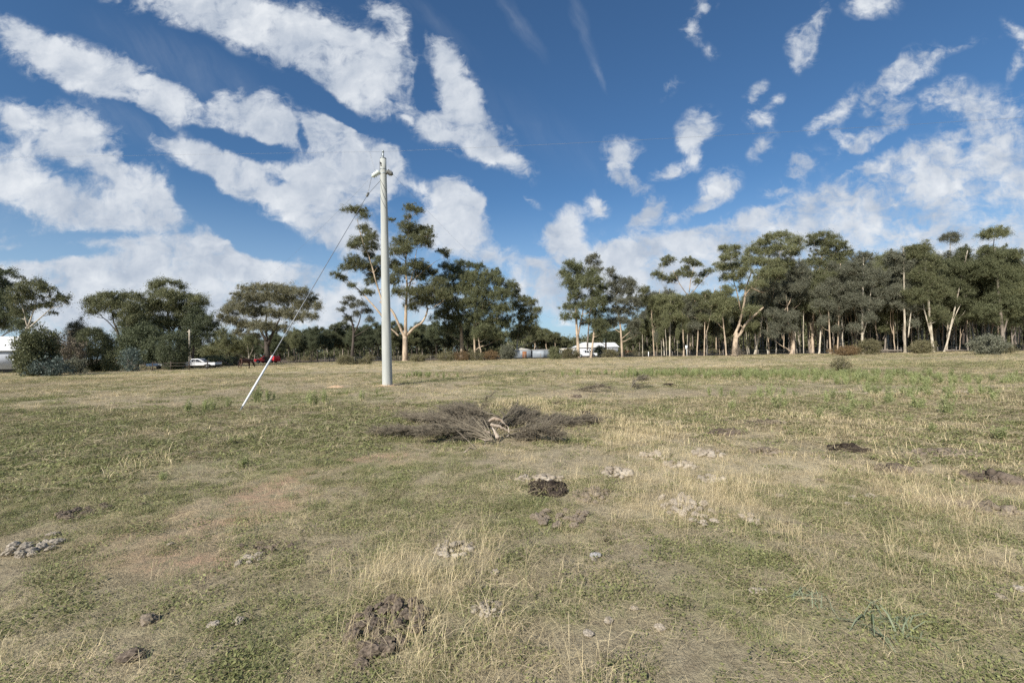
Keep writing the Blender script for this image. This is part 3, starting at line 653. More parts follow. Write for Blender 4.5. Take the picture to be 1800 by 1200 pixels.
roundbush('dead_shrub', 'sparse twiggy dead shrub out in the field before the forked old gum', 1297, 85, 9, 618, 634, 'leaf_brown', L=.14, ragged=.35, dens=.35)
roundbush('heath_shrub', 'rust brown flattened shrub in front of the right wood', 1487, 78, 17, 619, 636, 'leaf_rust', L=.15, ragged=.25)
roundbush('heath_shrub', 'olive rounded shrub beside the rust brown one', 1527, 82, 16, 606, 632, 'leaf_heath', L=.15, ragged=.2)
roundbush('heath_shrub', 'grey olive shrub below the double pale trunk', 1620, 84, 16, 607, 629, 'leaf_heath', L=.15, ragged=.2)
roundbush('blue_bush', 'dense blue green bush at the edge of the right wood', 1738, 66, 22, 602, 635, 'leaf_grey', L=.18, ragged=.15)
roundbush('heath_shrub', 'low olive shrub touching the right side of the blue green bush', 1768, 72, 12, 615, 630, 'leaf_heath', L=.15, ragged=.25)
roundbush('field_bush', 'small brown and green twiggy bush alone in the green strip', 1479, 25.5, 14, 652, 683, 'leaf_heath', L=.07, ragged=.3, dens=.8, sub=.11)

hero('gum_tree', 'broad pale leaved gum with a dark forked trunk behind the red ute', 100, [([(470,640),(470,620),(468,600)],5,3.4),([(468,604),(458,580),(450,560)],2.6,1),([(469,606),(482,578),(492,560)],2.8,1),([(468,600),(466,575),(470,545)],2.2,1)],
 [(440,510,20,9),(462,505,14,6),(425,522,15,10),(487,508,18,9),(508,512,18,9),(530,515,14,8),(545,528,12,9),(560,540,8,8),(445,528,22,12),(475,525,24,13),(505,530,24,13),(530,540,20,12),(412,540,16,10),(400,548,12,9),(392,560,8,8),(430,548,20,12),(460,550,24,12),(492,552,24,12),(520,558,18,10),(545,556,12,7),(408,565,14,9),(430,572,18,10),(458,575,22,11),(488,578,22,10),(420,588,14,8),(446,592,16,8)], 'leaf_pale', 'bark_dark', L=.2)
hero('gum_tree', 'thin whitish double stemmed tree right of the horse', 96, [([(438,640),(437,622),(435,605)],1.4,.8),([(437,630),(444,615),(446,600)],1.,.5)],
 [(385,588,14,10),(398,602,16,10),(420,605,14,9),(440,600,14,8),(385,608,16,9),(370,618,16,8),(410,615,18,8)], 'leaf_olive', 'bark_cream')
hero('gum_tree', 'sparse thin crowned dark trunk gum left of the concrete pole', 98, [([(618,640),(620,610),(622,580),(616,555)],3,1.2),([(622,585),(632,565),(636,545)],1.4,.6),([(621,592),(640,582),(652,572)],.8,.4),([(622,572),(606,552),(600,540)],.9,.4)],
 [(615,526,10,5),(606,534,6,4),(620,538,8,5),(636,534,9,6),(645,548,9,6),(600,545,6,4),(628,552,8,5),(650,562,8,6),(612,560,9,6)], 'leaf_grey', 'bark_dark', sub=.45)
hero('gum_tree', 'tallest gum with orange cream limbs spreading behind the concrete pole', 100,
 [([(712,640),(712,615),(712,592)],5.2,4.2),([(712,596),(703,575),(690,545),(668,530)],2.6,1.6),([(712,592),(713,560),(714,530),(716,500),(712,470),(716,430)],3.2,.8),([(714,590),(728,575),(742,568),(750,552),(752,540)],2.5,1.2),([(700,590),(690,580),(684,575)],1.6,1),
  ([(684,577),(668,550),(650,530),(632,510),(612,495)],2.,.7),([(676,540),(662,500),(652,460),(640,430)],1.8,.7),([(640,430),(632,405),(628,385)],.9,.4),([(714,520),(726,480),(732,440)],1.4,.5),([(716,500),(740,480),(765,460)],.9,.4),([(716,430),(718,400),(724,375)],.8,.3)],
 [(x_, y_, a_*1.22, b_*1.15) for x_, y_, a_, b_ in [(618,369,13,5),(634,373,12,6),(641,381,8,4),(640,402,9,7),(634,424,14,7),(650,418,11,8),(625,432,12,6),(652,435,12,8),(648,450,9,7),(625,462,14,8),(612,470,12,7),(640,470,14,8),(592,484,8,5),(604,490,6,4),(618,502,7,4),(645,515,12,5),(660,480,14,12),(655,495,10,8),(668,460,10,8),(688,387,6,3),
  (722,367,11,5),(735,371,9,4),(716,381,7,4),(716,400,12,8),(725,412,16,10),(745,405,13,7),(752,412,10,6),(735,425,18,10),(705,428,14,9),(696,444,14,7),(712,440,12,7),(750,427,8,5),(690,468,14,9),(705,480,14,9),(728,468,17,8),(742,472,13,8),(778,442,9,4),(784,450,5,5),(760,481,10,7),(738,488,14,9),(690,495,12,8),(700,515,9,8),
  (728,515,16,8),(745,512,16,9),(765,512,18,10),(780,520,14,10),(738,530,16,9),(758,530,16,9),(772,495,12,6),(722,540,10,6)]], 'leaf_olive', 'bark_pale', L=.18, sub=.5, dspread=.3)
hero('gum_tree', 'dark rounded gum between the tallest gum and the dense green one', 110, [([(812,640),(812,610),(810,570),(800,520)],4.4,1.5),([(810,560),(795,520),(785,500)],1.6,.6)],
 [(783,468,12,6),(797,475,16,8),(808,463,10,5),(822,467,12,6),(842,472,10,9),(790,490,16,9),(815,485,18,10),(772,492,10,9),(800,510,24,14),(782,520,16,12),(795,540,26,16),(775,556,18,12),(805,565,26,16),(785,580,20,12)], 'leaf_dark', 'bark_pale')
hero('gum_tree', 'dense bright green gum with a broad crown right of the dark gum', 104, [([(835,640),(834,600),(833,560),(838,520)],2,1),([(834,580),(845,550),(855,520)],1.2,.6)],
 [(822,490,14,10),(833,485,12,8),(858,486,14,9),(872,482,9,8),(848,500,18,12),(878,498,14,11),(820,508,16,12),(845,522,20,14),(874,520,18,14),(893,515,10,14),(826,535,18,14),(855,545,22,15),(885,545,18,14),(835,562,18,13),(862,570,22,14),(888,572,16,14),(845,588,16,10),(878,592,18,10)], 'leaf_green', 'bark_pale', dens=1.15)
hero('gum_tree', 'second slender orange trunk gum leaning under the dense green crown', 101, [([(848,640),(844,612),(840,590)],1.5,.9)],
 [(838,585,10,8),(850,578,10,8),(856,590,9,7)], 'leaf_green', 'bark_pale')
hero('gum_tree', 'medium gum with pale stem behind the grey shed', 112, [([(908,640),(909,605),(912,575),(920,550)],1.6,.7)],
 [(903,505,9,8),(906,518,10,9),(918,528,13,7),(932,532,12,7),(943,548,9,7),(925,545,14,8),(906,540,11,11),(935,562,12,9),(915,562,13,12),(930,580,16,12),(945,590,14,12),(910,590,15,12)], 'leaf_olive', 'bark_cream')
hero('gum_tree', 'tall bushy gum with twin orange trunks right of the sky gap', 100, [([(1017,640),(1016,610),(1014,580),(1012,540)],3.2,1.6),([(1015,595),(1022,560),(1028,530)],1.6,.7)],
 [(1003,467,13,8),(1015,475,14,9),(992,482,9,9),(1000,495,13,10),(1022,490,14,11),(1040,484,12,8),(1032,502,16,12),(1010,508,12,10),(1050,495,12,9),(1058,508,10,9),(1048,518,14,10),(1012,522,15,9),(998,540,12,8),(1020,538,16,9),(1042,536,14,10),(1058,530,9,11),(994,558,11,6),(1012,556,12,7),(1062,545,9,9)], 'leaf_green', 'bark_pale', dens=1.1)
hero('gum_tree', 'orange trunk gum just right of the twin trunk gum', 101, [([(1039,640),(1041,610),(1045,575),(1046,550)],1.9,1),([(1042,590),(1050,584),(1056,582)],.7,.4)],
 [(1045,552,13,9),(1055,565,12,8),(1036,566,12,8),(1048,575,13,7),(1062,580,12,8)], 'leaf_green', 'bark_pale')
hero('gum_tree', 'sparse grey topped gum rising behind the tall bushy one', 112, [([(1032,640),(1034,580),(1042,500),(1044,470)],1.5,.6)],
 [(1043,453,12,5),(1035,462,7,6),(1050,463,8,5),(1044,474,10,6),(1055,474,5,4)], 'leaf_grey', 'bark_grey')
hero('gum_tree', 'rounded grey green gum with an orange trunk left of the wood', 103, [([(1094,640),(1093,610),(1091,575),(1086,545)],2.3,1),([(1093,595),(1105,585),(1112,578)],.9,.4)],
 [(1072,478,9,6),(1080,488,9,5),(1078,500,12,8),(1095,497,12,7),(1108,500,11,9),(1085,512,15,9),(1105,514,14,10),(1072,528,12,9),(1095,530,16,10),(1116,530,11,9),(1082,548,14,9),(1103,548,16,9),(1075,568,13,9),(1092,565,14,8),(1115,570,15,10),(1120,585,13,7)], 'leaf_grey', 'bark_pale')
hero('gum_tree', 'dark leafy understorey tree behind the orange trunks and white houses', 125, [([(1065,640),(1065,600),(1066,580)],1.8,1)],
 [(1052,575,12,9),(1068,570,12,9),(1060,590,16,9),(1080,590,16,9),(1045,592,10,7),(1095,596,14,7)], 'leaf_dark', 'bark_dark')
hero('gum_tree', 'tall gum with flat separate tufts on top left of the wide old gum', 112, [([(1212,640),(1211,600),(1210,550),(1208,515)],2.6,1.2),([(1209,525),(1195,500),(1183,475)],.9,.4),([(1208,515),(1214,490),(1220,470)],.9,.4),([(1209,520),(1228,500),(1242,485)],.8,.4)],
 [(1176,457,13,6),(1168,465,9,5),(1154,482,11,5),(1210,459,11,6),(1225,465,12,5),(1205,474,10,6),(1195,482,11,6),(1214,483,10,6),(1244,478,11,5),(1236,484,8,4),(1165,490,10,6),(1182,492,11,7),(1228,496,8,5)], 'leaf_olive', 'bark_pale', sub=.5)
hero('old_gum', 'huge old gum with a thick pale forked butt and wide crown in the wood edge', 98,
 [([(1291,640),(1292,610),(1294,585)],5,3.6),([(1293,598),(1303,585),(1308,572),(1320,560),(1333,548),(1342,540)],2.6,1.2),([(1294,590),(1298,575),(1302,560),(1308,535),(1310,510),(1320,480)],2.6,1),([(1310,520),(1325,500),(1345,470),(1370,450)],1.6,.6),([(1306,545),(1295,510),(1285,480)],1.4,.5),([(1303,585),(1306,576),(1302,572)],1.5,.8),([(1322,505),(1340,515),(1352,510)],1.3,.5)],
 [(1268,436,9,5),(1280,440,10,6),(1295,436,9,5),(1290,450,14,8),(1272,455,9,6),(1270,472,12,8),(1290,470,15,9),(1262,466,7,4),(1277,488,11,8),(1297,488,14,9),(1312,458,14,9),(1310,475,14,9),(1325,440,14,8),(1340,428,16,8),(1358,418,15,7),(1372,414,14,6),(1388,420,13,7),(1398,428,11,7),(1405,422,9,5),(1400,438,12,7),(1345,445,18,9),(1370,438,20,10),(1390,447,15,9),(1330,462,16,9),(1355,465,18,10),(1378,462,16,9),(1345,482,16,9),(1330,500,14,7),(1368,480,14,9),(1305,505,9,6),(1320,545,14,6),(1295,550,14,6)], 'leaf_olive', 'bark_pale', L=.19)
hero('gum_tree', 'grey foliaged gum with a short thick pale butt right of the old gum', 99, [([(1393,640),(1394,610),(1393,580)],4.4,3),([(1393,585),(1385,555),(1382,520)],1.5,.9),([(1384,545),(1389,530),(1391,520)],1.,.5)],
 [(1362,475,11,7),(1378,468,13,8),(1395,466,14,7),(1408,475,13,9),(1370,488,15,9),(1392,487,16,9),(1412,492,13,9),(1360,505,13,8),(1380,508,14,8),(1405,508,16,9),(1368,525,13,8),(1410,525,14,8),(1360,552,14,9),(1378,560,14,9),(1395,556,13,8),(1365,575,16,10),(1390,578,13,7),(1355,590,12,8)], 'leaf_grey', 'bark_pale')
hero('gum_tree', 'high domed gum above the wood right of the old gum', 104, [([(1429,640),(1428,600),(1429,560),(1435,500),(1445,450)],2.5,1.),([(1432,510),(1460,460),(1470,440)],1.3,.5)],
 [(1430,418,12,6),(1448,412,13,5),(1465,418,11,5),(1424,428,8,6),(1440,428,14,8),(1460,430,16,9),(1480,434,13,8),(1445,445,16,9),(1470,450,17,9),(1492,446,9,7),(1425,462,16,9),(1450,465,18,9),(1478,470,18,10),(1435,485,16,9),(1460,490,20,10),(1430,508,16,9),(1480,495,16,9),(1455,515,20,10),(1485,520,16,10)], 'leaf_olive', 'bark_pale')

# gums along the front of the right wood: base x, top y, half width, trunk half width, distance, bark, leaf, lean, label
FR = [(1150,505,24,1.2,104,'bark_pale','leaf_olive',-4,'leftmost slim gum of the right wood, straight pale stem'),
 (1168,500,26,1.2,106,'bark_cream','leaf_grey',-5,'slim gum with a pale stem leaning left, second into the wood'),
 (1177,512,22,1.5,102,'bark_cream','leaf_olive',1,'straight thin trunk gum left of the small white sign'),
 (1202,518,24,1.7,103,'bark_pale','leaf_olive',-2,'orange trunk gum immediately left of the small white sign'),
 (1225,515,22,1.2,100,'bark_pale','leaf_grey',3,'slim leaning gum right of the small white sign'),
 (1238,505,22,1.2,99,'bark_pale','leaf_olive',1,'straight slim gum between the sign and the tall bare stem'),
 (1277,494,20,1.4,97,'bark_pale','leaf_olive',-6,'tall bare orange stem with a small crown left of the old gum'),
 (1327,520,22,2.2,104,'bark_cream','leaf_olive',12,'pale grey trunk leaning right behind the old gum'),
 (1440,470,22,1.7,99,'bark_cream','leaf_olive',4,'pale stem leaning right below the high domed gum'),
 (1460,480,22,1.6,98,'bark_pale','leaf_grey',-3,'pair forming pale stem, left one, behind the rust shrub'),
 (1472,455,22,1.5,100,'bark_pale','leaf_grey',2,'straight pale stem just left of the forked cream trunk'),
 (1515,440,30,2.4,96,'bark_cream','leaf_grey',1,'forked bright cream trunk in the middle of the right wood'),
 (1555,432,30,1.5,103,'bark_grey','leaf_olive',3,'grey stemmed gum left of the single bright trunk'),
 (1591,428,28,2.2,97,'bark_cream','leaf_grey',-1,'single straight bright trunk between two forked ones'),
 (1641,424,32,2.6,95,'bark_cream','leaf_olive',-6,'brightest double cream trunk at the right'),
 (1660,432,26,1.8,98,'bark_cream','leaf_green',14,'grey cream trunk leaning right beside the brightest double one'),
 (1664,410,14,1.4,101,'bark_cream','leaf_grey',2,'gum with a lone high tuft standing above the right canopy'),
 (1702,440,30,1.6,100,'bark_grey','leaf_green',-4,'grey trunk with greenish crown left of the blue green bush'),
 (1728,402,26,1.5,103,'bark_grey','leaf_olive',6,'tallest open topped gum near the right edge'),
 (1766,428,34,3.2,94,'bark_grey','leaf_green',-6,'thick pale grey trunk behind the blue green bush'),
 (1781,445,30,1.5,96,'bark_grey','leaf_green',-4,'thin grey trunk beside the thick one at the right edge'),
 (1806,440,34,2.0,94,'bark_grey','leaf_olive',2,'gum half cut off by the right edge of the view'),
 (1850,430,40,2.4,92,'bark_grey','leaf_olive',3,'gum beyond the right edge')]
for k_, (bx, top, hw, tw, Y_, bark, leaf, lean, lab) in enumerate(FR):
    if bx > 1830: continue
    r = np.random.default_rng(900+k_); bl = []; low = 590 if bx > 1340 else 600
    tx = bx+lean*3
    def cx_(y): return bx+(tx-bx)*(625-y)/190
    nb = int((585-top)/7.0)
    for i_ in range(nb):
        f = ((i_+r.uniform())/nb)**.9; y = top+9+f*(r.uniform(530, 578)-top); wv = hw*(.55+.6*math.sin(math.pi*min(f*.75+.15, 1)))
        rx = r.uniform(.32, .6)*wv; bl.append((cx_(y)+r.uniform(-1, 1)*wv*.85, y, max(rx, 7), r.uniform(.45, .85)*min(max(rx, 8), 15)))
    if top < 415:
        bl = [b__ for b__ in bl if b__[1] > top+34]; q_ = 1.5 if top < 405 else 1
        bl += [(tx-4*q_, top+6, 9*q_, 5), (tx+6*q_, top+4, 9*q_, 5), (tx+14*q_, top+9, 7*q_, 4), (tx-12*q_, top+12, 6*q_, 4), (tx+3, top+13, 9*q_, 4)]
    fy = r.uniform(500, 545)
    lb = [([(bx, 640), (bx+lean*.4, 600), (cx_(fy), fy), (cx_(top+8), top+8)], tw, tw*.35)]
    if r.uniform() < .65 or k_ in (11, 14):
        sy = r.uniform(585, 600); s_ = 1 if k_ != 14 else -1
        lb.append(([(bx+lean*.3, sy), (bx+lean*.5+s_*9, sy-32), (cx_(fy)+s_*17, fy-15)], tw*.5, tw*.25))
    hero('gum_tree', lab, Y_, lb, bl, leaf, bark, seed=900+k_, dspread=.3)

# ---------------- woodland behind: every tree an object, copied from a few grown ones
def grown(name, H_, seed, leaf, bark, bushy=.5, wide=.22):
    r = np.random.default_rng(seed); root = empty(name); sk = Skel(); cr = MB(); thin = .62 if wide < .15 else 1
    ln = r.normal(0, .05, 2)*H_; top = np.array([ln[0], ln[1], H_*.86]); fk = H_*(1-bushy)
    sk.limb([(0, 0, -.1), (ln[0]*.2, ln[1]*.3, H_*.3), (ln[0]*.6, ln[1]*.5, H_*.6), top], H_*.013*thin, H_*.004, 7, .06, r)
    if r.uniform() < .6: sk.limb([(0, 0, H_*.22), (r.normal()*.05*H_, r.normal()*.05*H_, H_*.4), (r.normal()*.12*H_, r.normal()*.1*H_, H_*.75)], H_*.007, H_*.003, 6, .06, r)
    for i_ in range(19):
        z = fk+(H_*.95-fk)*(i_+.5)/19; f = (z-fk)/(H_-fk); wv = wide*H_*math.sin(math.pi*(.18+.75*f))
        a = r.uniform(0, 6.28); c = np.array([ln[0]*z/H_+math.cos(a)*wv*.6, ln[1]*z/H_+math.sin(a)*wv*.6, z])
        rad = (r.uniform(.35, .6)*wv, r.uniform(.35, .6)*wv, r.uniform(.05, .08)*H_)
        sk.reach(c-[0, 0, rad[2]*.5], r); clump(cr, c, rad, r, .24, .85, .7)
    sk.mb.build('trunk', M[bark], root, True); cr.build('crown', M[leaf], root)
    return root
def copy_tree(o):
    c = o.copy(); COL.objects.link(c)
    for ch in o.children:
        d = ch.copy(); COL.objects.link(d); d.parent = c
    return c
KINDS = [grown('wood_tree', 20, 11, 'leaf_olive', 'bark_pale', .42), grown('wood_tree', 20, 12, 'leaf_grey', 'bark_grey', .5), grown('wood_tree', 20, 13, 'leaf_dark', 'bark_dark', .6),
         grown('wood_tree', 20, 14, 'leaf_olive', 'bark_dark', .55), grown('wood_tree', 20, 15, 'leaf_olive', 'bark_cream', .38), grown('wood_tree', 20, 16, 'leaf_green', 'bark_grey', .62)]
used = [False]*6
def put(kind, px, Y_, top, label, group, rng, sq=1.):
    b_ = gx(px, Y_); hpx = 618-(px-900)*.01746; h = (hpx-top)*Y_/F+EYE
    o = KINDS[kind] if not used[kind] else copy_tree(KINDS[kind]); used[kind] = True
    s_ = h/20; o.location = (b_.x, b_.y, float(ground_z(b_.x, b_.y))-.1); o.scale = (s_*sq, s_*sq, s_); o.rotation_euler.z = rng.uniform(0, 6.28)
    tag(o, label, 'tree', group)
r = np.random.default_rng(77)
for k_ in range(120):                                  # right wood, in depth
    px = 1120+700*(k_+r.uniform())/120; Y_ = r.uniform(104, 150)
    tl = np.interp(px, [1120, 1200, 1260, 1350, 1450, 1600, 1800], [535, 520, 512, 470, 455, 445, 452])
    put(r.choice([0, 0, 1, 1, 4, 4, 5, 3]), px, Y_, tl+r.uniform(-4, 80), 'slender gum deep inside the dense wood on the right', 'gums inside the right wood', r, r.uniform(.7, .95))
KINDS.append(grown('wood_tree', 20, 31, 'leaf_olive', 'bark_cream', .36, .10)); KINDS.append(grown('wood_tree', 20, 34, 'leaf_grey', 'bark_pale', .40, .11)); used += [False, False]
for k_ in range(64):                                   # slender young stems at the sunny edge of the wood
    px = 1125+690*(k_+r.uniform())/64; Y_ = r.uniform(99, 111)
    tl = np.interp(px, [1120, 1260, 1350, 1600, 1800], [528, 520, 490, 470, 470])
    put(r.choice([6, 7]), px, Y_, tl+r.uniform(0, 75), 'slender pale stemmed young gum along the front edge of the right wood', 'young gums at the edge of the right wood', r, r.uniform(.7, 1.1))
for k_ in range(62):                                   # darker low belt from the left grove to the sheds
    px = 372+500*(k_+r.uniform())/62; Y_ = r.uniform(112, 165)
    tl = np.interp(px, [372, 420, 520, 640, 780, 900], [600, 585, 566, 562, 560, 560])
    put(r.choice([2, 3, 5, 2]), px, Y_, tl+r.uniform(0, 26), 'dark trunked tree in the low belt behind the red ute and the pole', 'trees of the low belt across the road', r, r.uniform(1., 1.35))
for k_ in range(26):                                   # behind sheds and houses
    px = 905+240*(k_+r.uniform())/26; Y_ = r.uniform(150, 200)
    tl = np.interp(px, [905, 950, 985, 1010, 1060, 1140], [560, 572, 583, 598, 580, 560])
    put(r.choice([3, 5, 0]), px, Y_, tl+r.uniform(0, 14), 'distant bushy tree behind the sheds and white houses', 'distant trees behind the sheds', r, 1.5)
for k_ in range(12):
    px = -20+330*(k_+r.uniform())/12; Y_ = r.uniform(95, 130)
    put(r.choice([2, 3]), px, Y_, r.uniform(596, 612), 'low dark tree behind the left grove', 'trees behind the left grove', r, 1.6)

# far wood closing the view between the trunks: nobody could count it
fw = MB(); ft = MB(); r = np.random.default_rng(5)
for k_ in range(460):
    px = r.uniform(1130, 1850) if k_ % 3 else r.uniform(300, 1130); Y_ = r.uniform(160, 230); b_ = gx(px, Y_)
    h = r.uniform(9, 15) if px > 1130 else r.uniform(4, 7)
    ft.tube([(b_.x, b_.y, -.2), (b_.x+r.normal()*.6, b_.y, h)], [.22, .1], 5)
    for zc in np.arange(1.2, h, 2.2): clump(fw, np.array([b_.x+r.normal()*1.5, b_.y+r.normal()*2, zc]), (3.2, 2.6, 1.3), r, .8, .55, 1.6)
fo = ft.build('far_wood_trunks', M['bark_cream'], None, True); fw_ = fw.build('far_wood', M['leaf_olive'])
fo.parent = fw_; fo.name = 'trunks'
tag(fw_, 'far dark woodland seen between the nearer trunks', 'woodland', kind='stuff')
# undergrowth of the wood
ug = MB()
for k_ in range(170):
    px = r.uniform(1090, 1830) if k_ % 4 else r.uniform(500, 1000); Y_ = r.uniform(112, 150); b_ = gx(px, Y_)
    clump(ug, np.array([b_.x, b_.y, .4]), (r.uniform(.8, 2.2), 1, r.uniform(.4, .9)), r, .22, .7, .5)
tag(ug.build('undergrowth', M['leaf_heath']), 'low olive heath undergrowth on the floor of the wood', 'undergrowth', kind='stuff')

# ------------------------------------------------------------------ concrete pole, stay and wires
pb = gx(681, 23.7); pb.z = float(ground_z(pb.x, pb.y))
ptop = pt(673.5, 280, 23.7)
pole = empty('power_pole', pb); tag(pole, 'tall tapered pale concrete power pole standing alone in the paddock', 'power pole')
ax = (ptop-pb)
def onp(f, off=(0, 0, 0)): return np.array(ax)*f+np.array(off)
mb = MB(); N_ = 24; mb.tube([onp(-.01)]+[onp(f) for f in np.linspace(0, 1, N_)], [.265]+list(np.linspace(.262, .158, N_)), 32)
mb.build('shaft', M['concrete'], pole, True)
mb = MB(); mb.tube([onp(1.0), onp(1.004)], [.165, .165], 24); mb.tube([onp(.932), onp(.936)], [.172, .172], 24); mb.tube([onp(.952), onp(.956)], [.169, .169], 24); mb.build('band', M['galv'], pole, True)
mb = MB(); mb.tube([onp(1.0), onp(1.036)], [.052, .048], 12); mb.tube([onp(1.03), onp(1.038)], [.06, .055], 12); mb.build('top_pin', M['galv'], pole, True)
mb = MB(); mb.tube([onp(.978, (-.1, -.13, 0)), onp(.978, (-.1, -.20, 0))], [.045, .045], 8); mb.tube([onp(.968, (-.08, -.12, 0)), onp(.968, (-.08, -.18, 0))], [.03, .03], 8); mb.build('bolt', M['dark_metal'], pole)
def insul(side, mt):
    mb = MB(); a = onp(.945, (.17*side, -.05, 0)); b_ = a+np.array([.40*side, -.12, -.34]) if side < 0 else a+np.array([.34, .05, -.18])
    prof = [.03, .09, .155, .09, .15, .085, .15, .08, .13, .06, .03]
    mb.tube([a+(b_-a)*f for f in np.linspace(0, 1, len(prof))], prof, 16)
    mb.build('insulator', mt, pole, True); return b_+np.array(pb)
iL = insul(-1, M['porcelain']); iR = insul(1, M['brown_por'])
mb = MB(); mb.tube([onp(.945, (-.17, -.05, 0)), onp(.985, (-.155, -.1, 0)), onp(1.03, (-.05, 0, 0))], .008, 5)
mb.tube([onp(.91, (-.17, -.14, 0)), onp(.88, (.02, -.20, 0)), onp(.85, (.17, -.12, 0))], .008, 5)
mb.build('jumper_lead', M['dark_metal'], pole)
# soil thrown up round the foot
def mound(label, c, rx, ry, h, n_=26, seed=0):
    r = np.random.default_rng(seed); mb = MB(); k = 10
    for j in range(k+1):
        f = j/k
        a = np.arange(n_)*2*np.pi/n_; rad = 1-f; wob = 1+.22*np.sin(3*a+seed)+.12*np.sin(7*a)
        x = np.cos(a)*rad*rx*wob; y = np.sin(a)*rad*ry*wob; z = h*(1-(1-f)**2)*(1+r.normal(0, .25, n_)*(f > 0))-.01*(f == 0)
        mb.V.append(np.stack([x, y, z], -1)); mb.n += n_
    Q = [(j*n_+i_, j*n_+(i_+1) % n_, (j+1)*n_+(i_+1) % n_, (j+1)*n_+i_) for j in range(k) for i_ in range(n_)]; mb.Q.append(np.array(Q))
    o = mb.build('soil_mound', M['soil_orange'], None, True, (c.x, c.y, float(ground_z(c.x, c.y))-.01)); tag(o, label, 'soil mound')
mound('orange subsoil thrown up in a ring round the concrete pole foot', pb+Vector((-.1, -.1, 0)), .58, .5, .07, seed=2)
mound('small separate patch of orange soil left of the concrete pole', at(591, 680), .5, .5, .07, seed=4)
# stay wire with white guard
ga = at(422, 722); ga.z = float(ground_z(ga.x, ga.y)); topS = Vector(onp(.93, (-.17, -.1, 0)))+pb
stay = empty('stay_wire', ga); tag(stay, 'slanting steel stay wire with a white plastic guard anchored left of the pole', 'stay wire')
dv = topS-ga; lnk = .86
mb = MB(); mb.tube([dv*.012, dv*.15], .032, 10); mb.build('guard', M['white_pvc'], stay, True)
mb = MB(); mb.tube([dv*.15, dv*.40, dv*lnk], [.018, .014, .013], 6); mb.build('wire', M['wire'], stay, True)
mb = MB(); mb.tube([-dv*.01, dv*.014], .02, 6); mb.build('anchor_rod', M['galv'], stay)
mb = MB(); q = dv*lnk; mb.tube([q-dv*.012, q-dv*.006, q, q+dv*.006, q+dv*.012], [.03, .07, .05, .07, .03], 10); mb.build('strain_insulator', M['brown_por'], stay, True)
mb = MB(); mb.tube([q, topS-ga+Vector((.02, 0, -.35))], .012, 5); mb.tube([q, iL-np.array(ga)], .012, 5); mb.build('tail', M['wire'], stay)
def wire(label, a, b_, sag, r_=.008, name='overhead_wire'):
    a = Vector(a); b_ = Vector(b_); P_ = [a.lerp(b_, f)+Vector((0, 0, -sag*4*f*(1-f))) for f in np.linspace(0, 1, 24)]
    mb = MB(); o = [p-a for p in P_]; mb.tube(o, r_, 4); tag(mb.build(name, M['wire'], None, False, a), label, 'wire')
tp = Vector(onp(1.034))+pb
wire('overhead wire running level from the pole top out of view left', tp, pt(-120, 279, 24.0), 0, .0035)
wire('overhead wire running from the pole top out of view right', tp, pt(1960, 196, 19.6), .12, .0045)
wire('thin wire falling away right from the dark insulator to the far trees', iR, pt(985, 560, 118), 2.2, .0045)
wire('thin service wire falling away left to the slender distant pole', iL, pt(333, 574, 70), 1.5, .004)
wire('short jumper from the level wire down to the pale insulator', pt(650, 268, 23.8), iL+np.array([.2, .05, .2]), 0, .007)
sp = gx(333, 70); mb = MB(); mb.tube([(0, 0, -.1), (0, 0, 5.9)], [.14, .10], 10); mb.tube([(-.35, 0, 5.6), (.35, 0, 5.6)], .04, 6)
tag(mb.build('slender_pole', M['bark_cream'], None, True, sp), 'slender pale pole rising by the cab of the white ute', 'pole')

